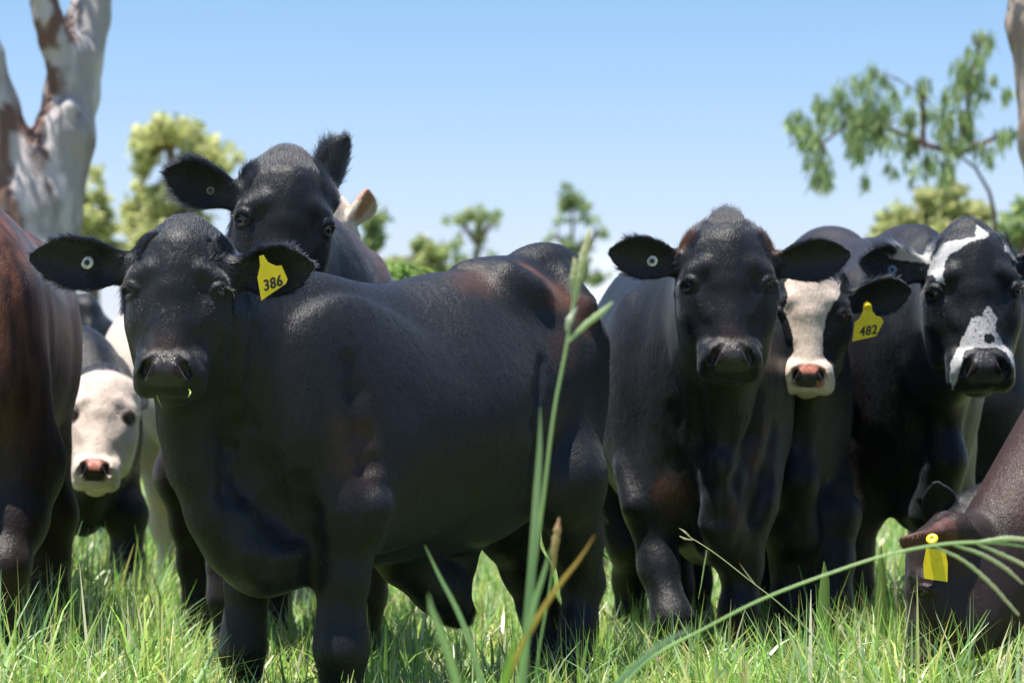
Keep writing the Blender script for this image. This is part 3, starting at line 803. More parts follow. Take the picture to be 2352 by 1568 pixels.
# ---- the frontal black steer on the right of the bull
if want('F'):
    T = Trunk((.45, 8.92), -82, stations(1.42, 1.40, .53, .295, .05), .2)
    L = 1.42; F = Field(); F.fn(T, T.p(.7, 0, .9), .95, .03); masses(F, T, L, 1.38, .315)
    h = Head(at(1674, 652, 7.25), .530, 0, -9, 0, .875); eyes = add_head(F, h, 1.1)
    F.rc(T.p(.98, 0, 1.10), h.w(0, .27, .10), .23, .14, .10, asp=.95, adir=T.L)
    F.rc(T.p(1.12, 0, .95), h.w(0, .29, -.12), .22, .125, .10, asp=.95, adir=T.L)
    F.rc(T.p(1.25, 0, .76), h.w(0, .34, -.28), .17, .095, .10, asp=.9, adir=T.L)
    F.chain([(h.w(0, .27, -.42), .045), (at(1665, 960, 7.46), .04), (at(1655, 1080, 7.46), .045), (at(1650, 1200, 7.48), .05), (at(1662, 1250, 7.55), .06), (T.p(1.2, 0, .50), .09)], .06)
    F.rc(T.p(1.10, -.14, .78), at(1492, 1160, 7.65), .08, .068, .17)
    F.chain([(at(1492, 1180, 7.65), .068), (at(1512, 1300, 7.60), .056), (at(1545, 1425, 7.52), .058), (at(1548, 1500, 7.60), .040), (at(1545, 1560, 7.68), .05), (at(1545, 1590, 7.64), .058)], .05)
    F.rc(T.p(1.10, .13, .78), at(1718, 1150, 7.62), .08, .070, .17)
    F.chain([(at(1718, 1170, 7.62), .070), (at(1704, 1300, 7.60), .058), (at(1698, 1405, 7.58), .058), (at(1696, 1490, 7.60), .040), (at(1694, 1560, 7.62), .05), (at(1692, 1590, 7.60), .058)], .05)
    F.chain([(T.p(.14, -.14, .95), .18), (T.p(.2, -.17, .70), .13), (at(1452, 1250, 8.6), .08), (at(1446, 1330, 8.72), .055), (at(1446, 1420, 8.7), .05), (at(1446, 1510, 8.66), .055)], .05)
    hind_leg(F, T, .1, 1, y=.16); tail(F, T, 1.38)
    draw(F, [(1598, 900, .012), (1606, 1000, .016), (1628, 1110, .018), (1642, 1190, .014)], 's', .045)
    draw(F, [(1748, 900, .012), (1730, 1000, .016), (1692, 1110, .018), (1674, 1190, .014)], 's', .045)
    draw(F, [(1545, 950, .012), (1548, 1060, .016), (1580, 1170, .018), (1606, 1260, .014)], 's', .045)
    draw(F, [(1782, 980, .012), (1764, 1090, .016), (1738, 1190, .014)], 's', .045)
    draw(F, [(1655, 1060, .012), (1652, 1150, .018), (1656, 1240, .018)], 'u', .05)
    draw(F, [(1430, 1080, .016), (1452, 1160, .018)], 'u', .06)
    e1 = Ear(h.w(-.25, .13, .14), at(1400, 578, 7.3), (-.05, -1, -.15), .058, .26, th=.0055, droop=-.02)
    e2 = Ear(h.w(.25, .13, .13), at(1950, 583, 7.3), (.05, -1, -.15), .058, .28, th=.0055, droop=-.03)
    e1.add(F, h.w(-.19, .15, .13), .05); e2.add(F, h.w(.19, .15, .13), .05)
    def coat(P, Nn):
        rgb = np.zeros((len(P), 4)); rgb[:, :3] = BLACK
        browned(P, rgb, [(at(1415, 1050, 7.9), .13, 1.0), (at(1545, 1140, 7.5), .10, .5), (at(1790, 1060, 7.5), .12, .7), (at(1730, 1180, 7.4), .10, .5), (h.w(-.24, .15, .25), .07, .9), (h.w(.24, .15, .25), .07, .9), (at(1480, 700, 8.3), .10, .3)])
        head_coat(h, rgb, P); browned(P, rgb, [(h.w(0, -.05, -.34), .07, .2)]); return rgb
    fl = fur_len(h, (e1, e2), T=T)
    def flf(P, Nn):
        L = fl(P, Nn); q = h.loc(P); d = np.linalg.norm((q-np.array([0, .10, .36]))*[1, 1, 1], axis=1)
        L = np.where(d < .13, .050, L); dd = np.minimum(np.linalg.norm(q-np.array([-.2, .15, .26]), axis=1), np.linalg.norm(q-np.array([.2, .15, .26]), axis=1))
        return np.where(dd < .13, np.maximum(L, .040), L)
    o, org = finish('steer', F, 'black steer facing straight ahead with a tufted poll and a white button in one ear', GRP, (.55, 8.2),
        fine=hbox(h), hc=.010, hf=.0036, eyes=eyes, coat=coat, ears=(e1, e2), head=h, T=T, fur=170000, furlen=flf, seed=31, rad=.00045, lift=.10, cat='steer')
    ring('button_tag', e1.pt(.46, -.10, .008)-org, [-.25, -1, .1], .0175, .005, o, WHT)
    ring('button_tag_centre', e1.pt(.46, -.10, .012)-org, [-.25, -1, .1], .008, .004, o, KNOB)

# ---- big cow behind the bull, hairy ears
if want('D'):
    T = Trunk((-1.04, 8.85), -71.5, stations(1.45, 1.53, .62, .335, .0), .12)
    L = 1.45; F = Field(); F.fn(T, T.p(.7, 0, 1.0), 1.0, .03); masses(F, T, L, 1.50, .33)
    h = Head(at(655, 512, 7.08), .550, 13, -6, 6, .87); eyes = add_head(F, h, 1.2, lids=1.25)
    neck(F, T, L, h, 1.50, 1.05, brisk=.62); simple_legs(F, T, L, .32, ('fl', 'fr', 'hl'), r=1.05)
    F.rc(T.p(.2, -.10, .92), at(425, 1090, 8.45), .15, .10, .12); F.chain([(at(425, 1090, 8.45), .10), (at(440, 1200, 8.5), .068), (at(448, 1290, 8.55), .055), (at(450, 1400, 8.55), .046), (at(452, 1500, 8.5), .058)], .05)
    e1 = Ear(h.w(-.25, .13, .13), at(384, 392, 7.1), (-.1, -1, -.25), .058, .30, th=.008, droop=-.02)
    e2 = Ear(h.w(.24, .14, .15), at(796, 318, 7.25), (-.75, .65, .1), .046, .8, th=.009, droop=.0)
    e1.add(F, h.w(-.19, .15, .13), .05); e2.add(F, h.w(.18, .15, .14), .05)
    tail(F, T, 1.45)
    def coat(P, Nn):
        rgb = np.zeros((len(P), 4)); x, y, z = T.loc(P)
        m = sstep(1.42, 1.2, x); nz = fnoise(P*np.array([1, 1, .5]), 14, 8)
        rgb[:, :3] = blend(np.tile(BLACK, (len(P), 1)), (.105, .052, .038), m*(.5+.5*nz)*(.12+.88*sstep(.95, 1.3, z)))  # brown fades out down the barrel, shade painted into the coat
        q = head_coat(h, rgb, P); near = sstep(.8, .6, np.linalg.norm(q-np.array([0, .1, -.05]), axis=1)); rgb[:, :3] = blend(rgb[:, :3], BLACK*1.15, near*(q[:, 1] < .5))
        return rgb
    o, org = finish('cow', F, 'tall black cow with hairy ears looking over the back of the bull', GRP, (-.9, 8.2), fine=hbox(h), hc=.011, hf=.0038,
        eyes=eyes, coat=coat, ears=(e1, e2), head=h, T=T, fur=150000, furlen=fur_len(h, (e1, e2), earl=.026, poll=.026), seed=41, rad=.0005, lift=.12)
    ring('button_tag', e1.pt(.42, -.15, .008)-org, [-.1, -1, 0], .012, .005, o, mat_flat('muted_button_plastic', (.30, .28, .16), .5, .4, .5))
    ring('button_tag_centre', e1.pt(.42, -.15, .012)-org, [-.1, -1, 0], .008, .004, o, KNOB)
    # torn rim of the ear with an old orange tag edge
    ring('tag_stud', e1.pt(.62, -.55, .004)-org, [-.1, -1, 0], .008, .003, o, mat_flat('orange_tag_plastic', (.55, .16, .04), .5))

# ---- white-faced heifer with tag 482
if want('G'):
    T = Trunk((.84, 9.22), -86, stations(1.28, 1.32, .52, .225, .02), .2)
    L = 1.28; F = Field(); F.fn(T, T.p(.65, 0, .9), .9, .03); masses(F, T, L, 1.30, .22, .9)
    h = Head(at(1860, 722, 7.75), .462, -5, -7, 2, .90); eyes = add_head(F, h, .9)
    neck(F, T, L, h, 1.30, .95, brisk=.50)
    F.chain([(T.p(.95, .16, .66), .10), (at(1918, 1180, 8.05), .078), (at(1914, 1290, 8.02), .062), (at(1908, 1370, 8.0), .062), (at(1908, 1470, 8.02), .048), (at(1908, 1530, 8.0), .056)], .05)
    F.chain([(T.p(.95, -.15, .66), .10), (at(1822, 1190, 8.05), .075), (at(1818, 1300, 8.02), .060), (at(1812, 1390, 8.0), .060), (at(1808, 1470, 8.02), .046), (at(1806, 1530, 8.0), .055)], .05)
    simple_legs(F, T, L, .24, ('hl', 'hr'), .95)
    e1 = Ear(h.w(-.24, .13, .10), at(1752, 665, 8.05), (-.3, -1, -.2), .055, .5)
    e2 = Ear(h.w(.25, .13, .115), at(2089, 664, 7.8), (.1, -1, -.3), .056, .3, th=.006, droop=-.03)
    e1.add(F, h.w(-.19, .15, .11), .045); e2.add(F, h.w(.19, .15, .11), .045)
    def coat(P, Nn):
        rgb = np.zeros((len(P), 4)); rgb[:, :3] = BLACK
        browned(P, rgb, [(at(1945, 1050, 8.6), .2, .5)])
        q = h.loc(P); x, y, z = q.T; nz = (fnoise(P, 22, 5)-.5)
        X = x+nz*.035; Z = z+(fnoise(P, 22, 9)-.5)*.035
        poly = [(-.20, .20), (-.14, .28), (.12, .30), (.225, .20), (.20, .10), (.125, .0), (.10, -.15), (.115, -.30), (.18, -.36), (.22, -.50), (.16, -.60), (-.16, -.60), (-.22, -.5), (-.18, -.36), (-.11, -.28), (-.14, -.12), (-.20, .02), (-.17, .10)]
        m = inpoly(X, Z, poly)*sstep(.20, .14, y)
        cream = np.array([.56, .46, .38])[None]*(.80+.35*fnoise(P*np.array([1, 1, .35]), 45, 3))[:, None]
        rgb[:, :3] = rgb[:, :3]*(1-m[:, None])+cream*m[:, None]
        head_coat(h, rgb, P, (.045, .038, .036), lambda x, y, z: np.clip((z+.43)*16+.5, 0, 1)*1.3+sstep(.05, .08, x)*1.4)
        return rgb
    fg = fur_len(h, (e1, e2))
    o, org = finish('heifer', F, 'white-faced black heifer with a pink nose and yellow tag 482', GRP, (.95, 9.0), fine=hbox(h, .30), hc=.012, hf=.0040,
        eyes=eyes, coat=coat, ears=(e1, e2), head=h, T=T, fur=70000, furlen=fg, seed=51, rad=.0005, lift=.12, cat='heifer')
    ear_tag(o, org, at(1992, 737, 7.72), unit([.97, -.1, .14]), unit([.12, -.15, 1]), [(-.056, -.058), (.022, -.052), (.050, -.010), (.046, .004), (.030, .012), (.020, .030), (.020, .052), (.008, .062), (-.004, .056), (-.008, .034), (-.024, .010), (-.040, .0)],
        '482', .037, (-.003, -.032), hole=(.008, .046))

# ---- black cow with white blaze
if want('J'):
    T = Trunk((1.15, 9.72), -77, stations(1.45, 1.58, .60, .28, .03), .30)
    L = 1.45; F = Field(); F.fn(T, T.p(.7, 0, 1.0), 1.0, .03); masses(F, T, L, 1.50, .29)
    F.el(T.p(.35, 0, 1.52), (.16, .10, .09), frame(T), .12)
    h = Head(at(2240, 668, 7.8), .592, 0, -8, -2, .885); eyes = add_head(F, h, 1.15)
    neck(F, T, L, h, 1.48, 1.0, brisk=.56); simple_legs(F, T, L, .28)
    e1 = Ear(h.w(-.25, .13, .15), at(1980, 600, 7.85), (-.1, -1, -.1), .060, .3, th=.008, droop=.04)
    e2 = Ear(h.w(.25, .13, .15), at(2480, 600, 7.85), (.1, -1, -.1), .062, .4)
    e1.add(F, h.w(-.19, .15, .14), .05); e2.add(F, h.w(.19, .15, .14), .05)
    def cv(l): return [(((1850+a*.3508)*.98-2240)/421/.885, (668-(450+b*.3508)*.98)/421) for a, b in l]
    P1 = cv([(1285, 205), (1355, 285), (1310, 330), (1200, 350), (1130, 395), (1060, 430), (1040, 480), (1020, 560), (1030, 625), (985, 590), (945, 510), (960, 460), (1010, 380), (1060, 320), (1160, 325), (1245, 310), (1265, 260)])
    P2 = cv([(1460, 350), (1500, 375), (1560, 465), (1500, 435), (1480, 400), (1450, 400)])
    P3 = cv([(1295, 780), (1350, 850), (1345, 960), (1400, 1040), (1460, 1100), (1500, 1180), (1500, 1300), (1455, 1260), (1400, 1110), (1330, 1075), (1240, 1075), (1130, 1075), (1100, 1130), (1075, 1230), (1045, 1330), (1020, 1230), (1050, 1110), (1100, 1040), (1120, 990), (1180, 870), (1250, 850)])
    P4 = cv([(1250, 985), (1290, 975), (1330, 1000), (1325, 1035), (1285, 1045), (1245, 1020)])
    def coat(P, Nn):
        rgb = np.zeros((len(P), 4)); rgb[:, :3] = BLACK
        x, y, z = T.loc(P); m = sstep(1.35, 1.1, x); rgb[:, :3] = blend(rgb[:, :3], (.026, .020, .019), m*.8)
        q = h.loc(P); x, y, z = q.T; X = x+(fnoise(P, 60, 5)-.5)*.022; Z = z+(fnoise(P, 60, 9)-.5)*.022
        m = (inpoly(X, Z, P1) | inpoly(X, Z, P2) | inpoly(X, Z, P3)) & ~inpoly(X, Z, P4) & (y < .16)
        sp = sstep(.74, .80, vnoise(P, 190, 4))*(z < -.08)*(np.abs(x-.04) < .10)
        head_coat(h, rgb, P, (.035, .034, .036))
        m = m*(1-.8*sp)
        rgb[:, :3] = blend(rgb[:, :3], (.40, .39, .385), m)
        a, b, c = e1.loc(P); me = (a > .01) & (a < e1.len*.62) & (b > e1.half*.35) & (np.abs(c) < .06)
        rgb[:, :3] = blend(rgb[:, :3], (.38, .36, .34), me*sstep(.4, .6, fnoise(P, 30, 2)+.15))
        return rgb
    o, org = finish('cow', F, 'black cow with a white blaze and a white patch round its forehead', GRP, (1.3, 8.7), fine=hbox(h), hc=.012, hf=.0040,
        eyes=eyes, coat=coat, ears=(e1, e2), head=h, T=T, fur=100000, furlen=fur_len(h, (e1, e2), earl=.024), seed=61, rad=.0005, lift=.12)
    ring('button_tag', e1.pt(.55, -.25, .008)-org, [-.1, -1, 0], .0165, .005, o, BLU)

# ---- brown grazing cow, head in the grass
if want('L'):
    T = Trunk((3.05, 7.12), 180+9, stations(1.5, 1.46, .60, .31, .0), .2)
    L = 1.5; F = Field(); F.fn(T, T.p(.75, 0, 1.0), 1.0, .03); masses(F, T, L, 1.40, .30); simple_legs(F, T, L, .30, r=1.05)
    h = Head(at(2126, 1350, 6.74), .50, -100, 2, 0, .92); eyes = add_head(F, h, .8)
    F.rc(at(2512, 1065, 6.95), at(2240, 1335, 6.76), .262, .125, .06, asp=.72, adir=[0, 1, 0])
    F.rc(T.p(1.22, 0, .86), h.w(0, .32, .0), .20, .09, .08, asp=.7, adir=[0, 1, 0])
    F.rc(T.p(1.30, 0, .72), h.w(0, .36, -.15), .14, .07, .08, asp=.6, adir=[0, 1, 0])
    e1 = Ear(at(2166, 1214, 6.60), at(2070, 1238, 6.50), (-.1, -.62, -.78), .042, .45, th=.006)
    F.chain([(at(2225, 1228, 6.70), .05), (at(2195, 1215, 6.64), .036), (at(2160, 1216, 6.59), .024)], .04)
    F.fn(e1, e1.B+e1.a*e1.len/2, e1.len*.62+e1.half*.5, .02)
    e2 = Ear(h.w(-.22, .10, .18), at(2120, 1235, 7.02), (-.6, .1, -1), .045, .5); e2.add(F, h.w(-.18, .14, .17), .045)
    br = np.array([.034, .0145, .0095])
    def coat(P, Nn):
        rgb = np.zeros((len(P), 4)); rgb[:, :3] = br; nz = fnoise(P*np.array([1, 1, .6]), 10, 3); rgb[:, :3] *= (.6+.7*nz)[:, None]
        q = h.loc(P); near = sstep(.7, .45, np.linalg.norm(q-np.array([0, .1, -.05]), axis=1)); rgb[:, :3] = blend(rgb[:, :3], (.013, .007, .006), near*.8)
        a, b, c = e1.loc(P); m = (a > -.02) & (a < e1.len+.02) & (np.abs(b) < e1.half*1.4) & (np.abs(c) < .05); rgb[:, :3] = blend(rgb[:, :3], (.085, .034, .024), m*.9)
        head_coat(h, rgb, P); return rgb
    o, org = finish('cow', F, 'brown cow grazing head down beside the frame edge with a blank yellow tag', GRP, (2.4, 7.0), fine=(h.c-[.3, .25, .3], h.c+[.3, .25, .3]), hc=.011, hf=.0042,
        eyes=eyes, coat=coat, ears=(e1, e2), head=h, T=T, fur=60000, furlen=fur_len(h, (e1,)), seed=71, rad=.0004, lift=.07)
    ear_tag(o, org, at(2150, 1298, 6.44), unit([.96, -.25, -.10]), unit([.10, -.1, 1]), [(-.028, -.038), (.034, -.040), (.030, .010), (.020, .044), (-.030, .044), (-.034, .0)], stud=False)
    ring('button_tag', at(2141, 1237, 6.43)-org, [-.3, -.8, .55], .0165, .004, o, YEL)

# ---- black grazing beast behind it
if want('M'):
    T = Trunk((3.2, 7.75), 180+4, stations(1.4, 1.25, .58, .27, .0), .2)
    F = Field(); F.fn(T, T.p(.7, 0, .95), .95, .03); masses(F, T, 1.4, 1.24, .26); simple_legs(F, T, 1.4, .26)
    h = Head(at(2222, 1300, 7.42), .46, -45, 6, 0, .97); eyes = add_head(F, h, .9)
    F.rc(T.p(1.1, 0, .92), h.w(0, .24, .20), .22, .12, .10, asp=.7, adir=[0, 1, 0]); F.rc(T.p(1.2, 0, .78), h.w(0, .30, 0), .2, .1, .10, asp=.65, adir=[0, 1, 0])
    e1 = Ear(h.w(-.22, .12, .16), at(2150, 1108, 7.45), (-.3, -1, -.1), .058, .4)
    e2 = Ear(h.w(.22, .12, .16), at(2290, 1170, 7.25), (-.3, -1, -.1), .055, .4)
    e1.add(F, h.w(-.17, .15, .16), .045); e2.add(F, h.w(.17, .15, .16), .045)
    o, org = finish('cow', F, 'black cow grazing behind the brown one, only one ear and brow showing', GRP, (2.6, 7.7), fine=hbox(h, .28), hc=.014, hf=.005,
        eyes=eyes, coat=base_coat(BLACK, head=h), ears=(e1, e2), head=h, T=T, fur=12000, furlen=fur_len(h, (e1, e2)), seed=81, rad=.0006)
    ring('button_tag', e1.pt(.35, .2, .008)-org, [-.1, -1, 0], .012, .004, o, YEL)

# ---- brown cow with its rump at the left frame edge
if want('A'):
    T = Trunk((-1.66, 6.98), 97, stations(1.5, 1.565, .66, .335, -.01), .06)
    L = 1.5; F = Field(); F.fn(T, T.p(.7, 0, 1.05), 1.0, .03); masses(F, T, L, 1.53, .33, 1.1); simple_legs(F, T, L, .34, r=1.1); tail(F, T, 1.42, .6, .03)
    h = Head(T.p(1.85, -.05, 1.15), .52, 180, 0, 0, 1.0); eyes = add_head(F, h); neck(F, T, L, h, 1.45, 1.0, brisk=.6)
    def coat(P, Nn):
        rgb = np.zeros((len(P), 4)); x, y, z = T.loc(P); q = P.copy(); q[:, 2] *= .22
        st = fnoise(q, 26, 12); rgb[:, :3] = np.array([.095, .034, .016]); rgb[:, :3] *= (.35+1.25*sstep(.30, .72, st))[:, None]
        rgb[:, :3] = blend(rgb[:, :3], (.009, .006, .005), sstep(1.25, .65, z)*.95); return rgb  # belly and legs blended dark, their shade put into the coat colour
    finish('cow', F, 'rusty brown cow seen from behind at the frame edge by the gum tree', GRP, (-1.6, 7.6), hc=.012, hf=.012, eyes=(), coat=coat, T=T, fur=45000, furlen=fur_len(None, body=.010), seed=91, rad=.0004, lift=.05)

# ---- white-faced yearling between the brown rump and the bull
if want('B'):
    T = Trunk((-2.10, 10.5), -67, stations(1.22, 1.25, .50, .235, .0), .3)
    L = 1.22; F = Field(); F.fn(T, T.p(.6, 0, .9), .85, .03); masses(F, T, L, 1.22, .23, .9)
    h = Head(at(232, 955, 9.12), .530, 5, -20, 3, .79); eyes = add_head(F, h, .75)
    F.rc(T.p(.85, 0, 1.06), h.w(0, .24, .12), .19, .13, .09, asp=.8, adir=T.L); F.rc(T.p(.95, 0, .9), h.w(0, .26, -.1), .19, .11, .09, asp=.75, adir=T.L)
    F.chain([(h.w(0, .3, -.3), .05), (at(200, 1100, 9.4), .07), (at(180, 1170, 9.45), .06), (at(190, 1195, 9.55), .05)], .08)
    for px, s in ((118, -1), (292, 1)):
        F.chain([(T.p(.92, s*.15, .66), .10), (at(px, 1180, 9.6), .075), (at(px, 1290, 9.58), .058), (at(px-2, 1340, 9.56), .06), (at(px-3, 1430, 9.58), .045), (at(px-3, 1475, 9.56), .055)], .05)
    simple_legs(F, T, L, .24, ('hl', 'hr'), .95)
    e1 = Ear(h.w(-.24, .14, .12), at(75, 900, 9.3), (-.1, -1, -.2), .055, .5); e2 = Ear(h.w(.22, .16, .12), at(318, 890, 9.45), (.3, -1, -.2), .045, .5)
    e1.add(F, h.w(-.19, .16, .11), .045); e2.add(F, h.w(.19, .16, .11), .045)
    def coat(P, Nn):
        rgb = np.zeros((len(P), 4)); rgb[:, :3] = BLACK
        q = h.loc(P); x, y, z = q.T; nz = (fnoise(P, 20, 5)-.5)*.05
        m = sstep(.22, .16, y+nz)*sstep(.36, .31, z+nz)*(np.linalg.norm(q, axis=1) < .75)
        cream = np.array([.62, .51, .43])[None]*(.75+.4*fnoise(P*np.array([1, 1, .4]), 35, 3))[:, None]
        rgb[:, :3] = rgb[:, :3]*(1-m[:, None])+cream*m[:, None]
        for s in (-1, 1):
            rgb[:, :3] = blend(rgb[:, :3], (.05, .035, .03), sstep(.085, .05, np.sqrt((x-s*.245)**2+(z+.01)**2+(y+.02)**2*.5)))
        head_coat(h, rgb, P, (.035, .025, .024), lambda x, y, z: np.clip((z+.455)*12+.5, 0, 1)*1.2); return rgb
    finish('yearling', F, 'white-faced black yearling peering out low between the brown rump and the bull', GRP, (-1.8, 10.0), fine=hbox(h, .26), hc=.013, hf=.0046,
        eyes=eyes, coat=coat, ears=(e1, e2), head=h, T=T, fur=50000, furlen=fur_len(h, (e1, e2)), seed=95, rad=.0006, cat='yearling')

# ---- cream cow at the back
if want('C'):
    T = Trunk((-1.72, 11.1), -52, stations(1.45, 1.50, .66, .30, .0), .2)
    L = 1.45; F = Field(); F.fn(T, T.p(.7, 0, 1.0), .95, .03); masses(F, T, L, 1.48, .29); 
    simple_legs(F, T, L, .30, ('fl', 'fr', 'hl')); 
    F.chain([(T.p(.16, -.14, .95), .20), (at(352, 1010, 10.75), .125), (at(380, 1120, 10.75), .075), (at(385, 1200, 10.82), .072), (at(392, 1290, 10.8), .045), (at(396, 1420, 10.78), .06)], .06)
    h = Head(at(745, 545, 9.3), .52, 25, -5, 0, .95); eyes = add_head(F, h); neck(F, T, L, h, 1.46, 1.0, brisk=.62)
    e2 = Ear(h.w(.22, .14, .14), at(842, 436, 9.3), (.75, -.6, -.3), .060, .8, th=.007); e2.add(F, h.w(.17, .16, .13), .045)
    e1 = Ear(h.w(-.22, .14, .14), at(640, 500, 9.35), (-.2, -1, -.2), .058, .5); e1.add(F, h.w(-.17, .16, .13), .045)
    def coat(P, Nn):
        rgb = np.zeros((len(P), 4)); rgb[:, :3] = np.array([.60, .50, .40]); rgb[:, :3] *= (.8+.3*fnoise(P, 6, 4))[:, None]
        a, b, c = e2.loc(P); m = (a > .02) & (a < e2.len+.02) & (np.abs(b) < e2.half*.8) & (c > -.01) & (c < .03); rgb[:, :3] = blend(rgb[:, :3], (.40, .19, .12), m*.8)
        head_coat(h, rgb, P, (.25, .12, .10)); return rgb
    finish('cow', F, 'cream cow mostly hidden at the back, pale ear above the tall black cow', GRP, (-1.3, 10.5), fine=hbox(h, .26), hc=.015, hf=.006,
        eyes=eyes, coat=coat, ears=(e1, e2), head=h, T=T, fur=25000, furlen=fur_len(h, (e1, e2)), seed=97, rad=.0007, hide=HIDEW)

def far_cow(R, yaw, L, zt, zb, w, col, label, seed, spots=()):
    T = Trunk(R, yaw, stations(L, zt, zb, w, .0), .25)
    F = Field(); F.fn(T, T.p(L/2, 0, 1.0), L*.7, .03); masses(F, T, L, zt-.02, w); simple_legs(F, T, L, w)
    h = Head(T.p(L*1.12, 0, zt-.45), .5, yaw+90, -15, 0, 1.0); eyes = add_head(F, h); neck(F, T, L, h, zt-.03, .95, brisk=zb)
    finish('cow', F, label, GRP, (R[0], R[1]), hc=.018, hf=.018, eyes=eyes, coat=base_coat(np.array(col), spots, h), head=h, T=T, seed=seed)
if want('K'): far_cow((1.83, 9.9), 62, 1.45, 1.66, .62, .27, BLACK*1.5, 'black cow of which just the back shows above the blazed cow', 101)
if want('N'): far_cow((-2.20, 12.6), 112, 1.45, 1.58, .6, .27, BLACK*1.3, 'dark cow far back, a sliver between the brown rump and the cream cow', 102)
# ------------------------------------------------------------------ ground and grass
g = N('paddock_soil'); tc = g.n('ShaderNodeTexCoord')
n1 = g.noise(tc.outputs['Object'], 3.0, 6, .65); n2 = g.noise(tc.outputs['Object'], 60.0, 3, .6)
c = g.mix(n2, g.ramp(n1, [(.35, (.10, .12, .04)), (.6, (.16, .20, .06))]), (.24, .25, .11), 'MIX')
g.set(g.b.inputs['Base Color'], c); g.b.inputs['Roughness'].default_value = .95; g.bump(n2, .6, .03)
V = []; Fq = []; xs = [-400, -120, -40, -15, -6, 0, 6, 15, 40, 120, 400]; ys = [-20, 0, 3, 6, 10, 15, 25, 60, 150, 400, 1200]
for y in ys:
    for x in xs: V.append((x, y, 0))
for j in range(len(ys)-1):
    for i in range(len(xs)-1): a = j*len(xs)+i; Fq.append((a, a+1, a+len(xs)+1, a+len(xs)))
tag(link('ground', np_mesh('ground', V, Fq, False), None, g.m), kind='structure')

def blades(n, xy, L, w, lean, az, curl, cols, tipcol, rng, seg=5):
    """n bent grass blades as one array of quads"""
    t = np.linspace(0, 1, seg)[None, :]
    th = lean[:, None]+curl[:, None]*t                      # angle from upright along the blade
    dl = L[:, None]/(seg-1)
    hx = np.concatenate([np.zeros((n, 1)), np.cumsum(np.sin(th[:, :-1])*dl, 1)], 1)
    hz = np.concatenate([np.zeros((n, 1)), np.cumsum(np.cos(th[:, :-1])*dl, 1)], 1)
    side_az = az+rng.normal(0, .5, n)+math.pi/2
    wd = (w[:, None]/2)*np.array([.75, 1, .9, .6, .06])[None, :seg]
    cx = xy[:, 0:1]+hx*np.cos(az)[:, None]; cy = xy[:, 1:2]+hx*np.sin(az)[:, None]
    sx = wd*np.cos(side_az)[:, None]; sy = wd*np.sin(side_az)[:, None]
    z = np.maximum(hz, .004)
    A = np.stack([cx-sx, cy-sy, z], -1); B = np.stack([cx+sx, cy+sy, z+wd*.35], -1)
    V = np.stack([A, B], 2).reshape(-1, 3)
    base = (np.arange(n)*seg*2)[:, None]+(np.arange(seg-1)*2)[None, :]
    Q = np.stack([base, base+1, base+3, base+2], -1).reshape(-1, 4)
    C = np.ones((n, seg, 2, 4)); tt = np.clip((t-.35)/.65, 0, 1)[:, :, None, None]*rng.random(n)[:, None, None, None]
    C[..., :3] = cols[:, None, None, :]*(1-tt)+tipcol[:, None, None, :]*tt
    return V, Q, C.reshape(-1, 4)

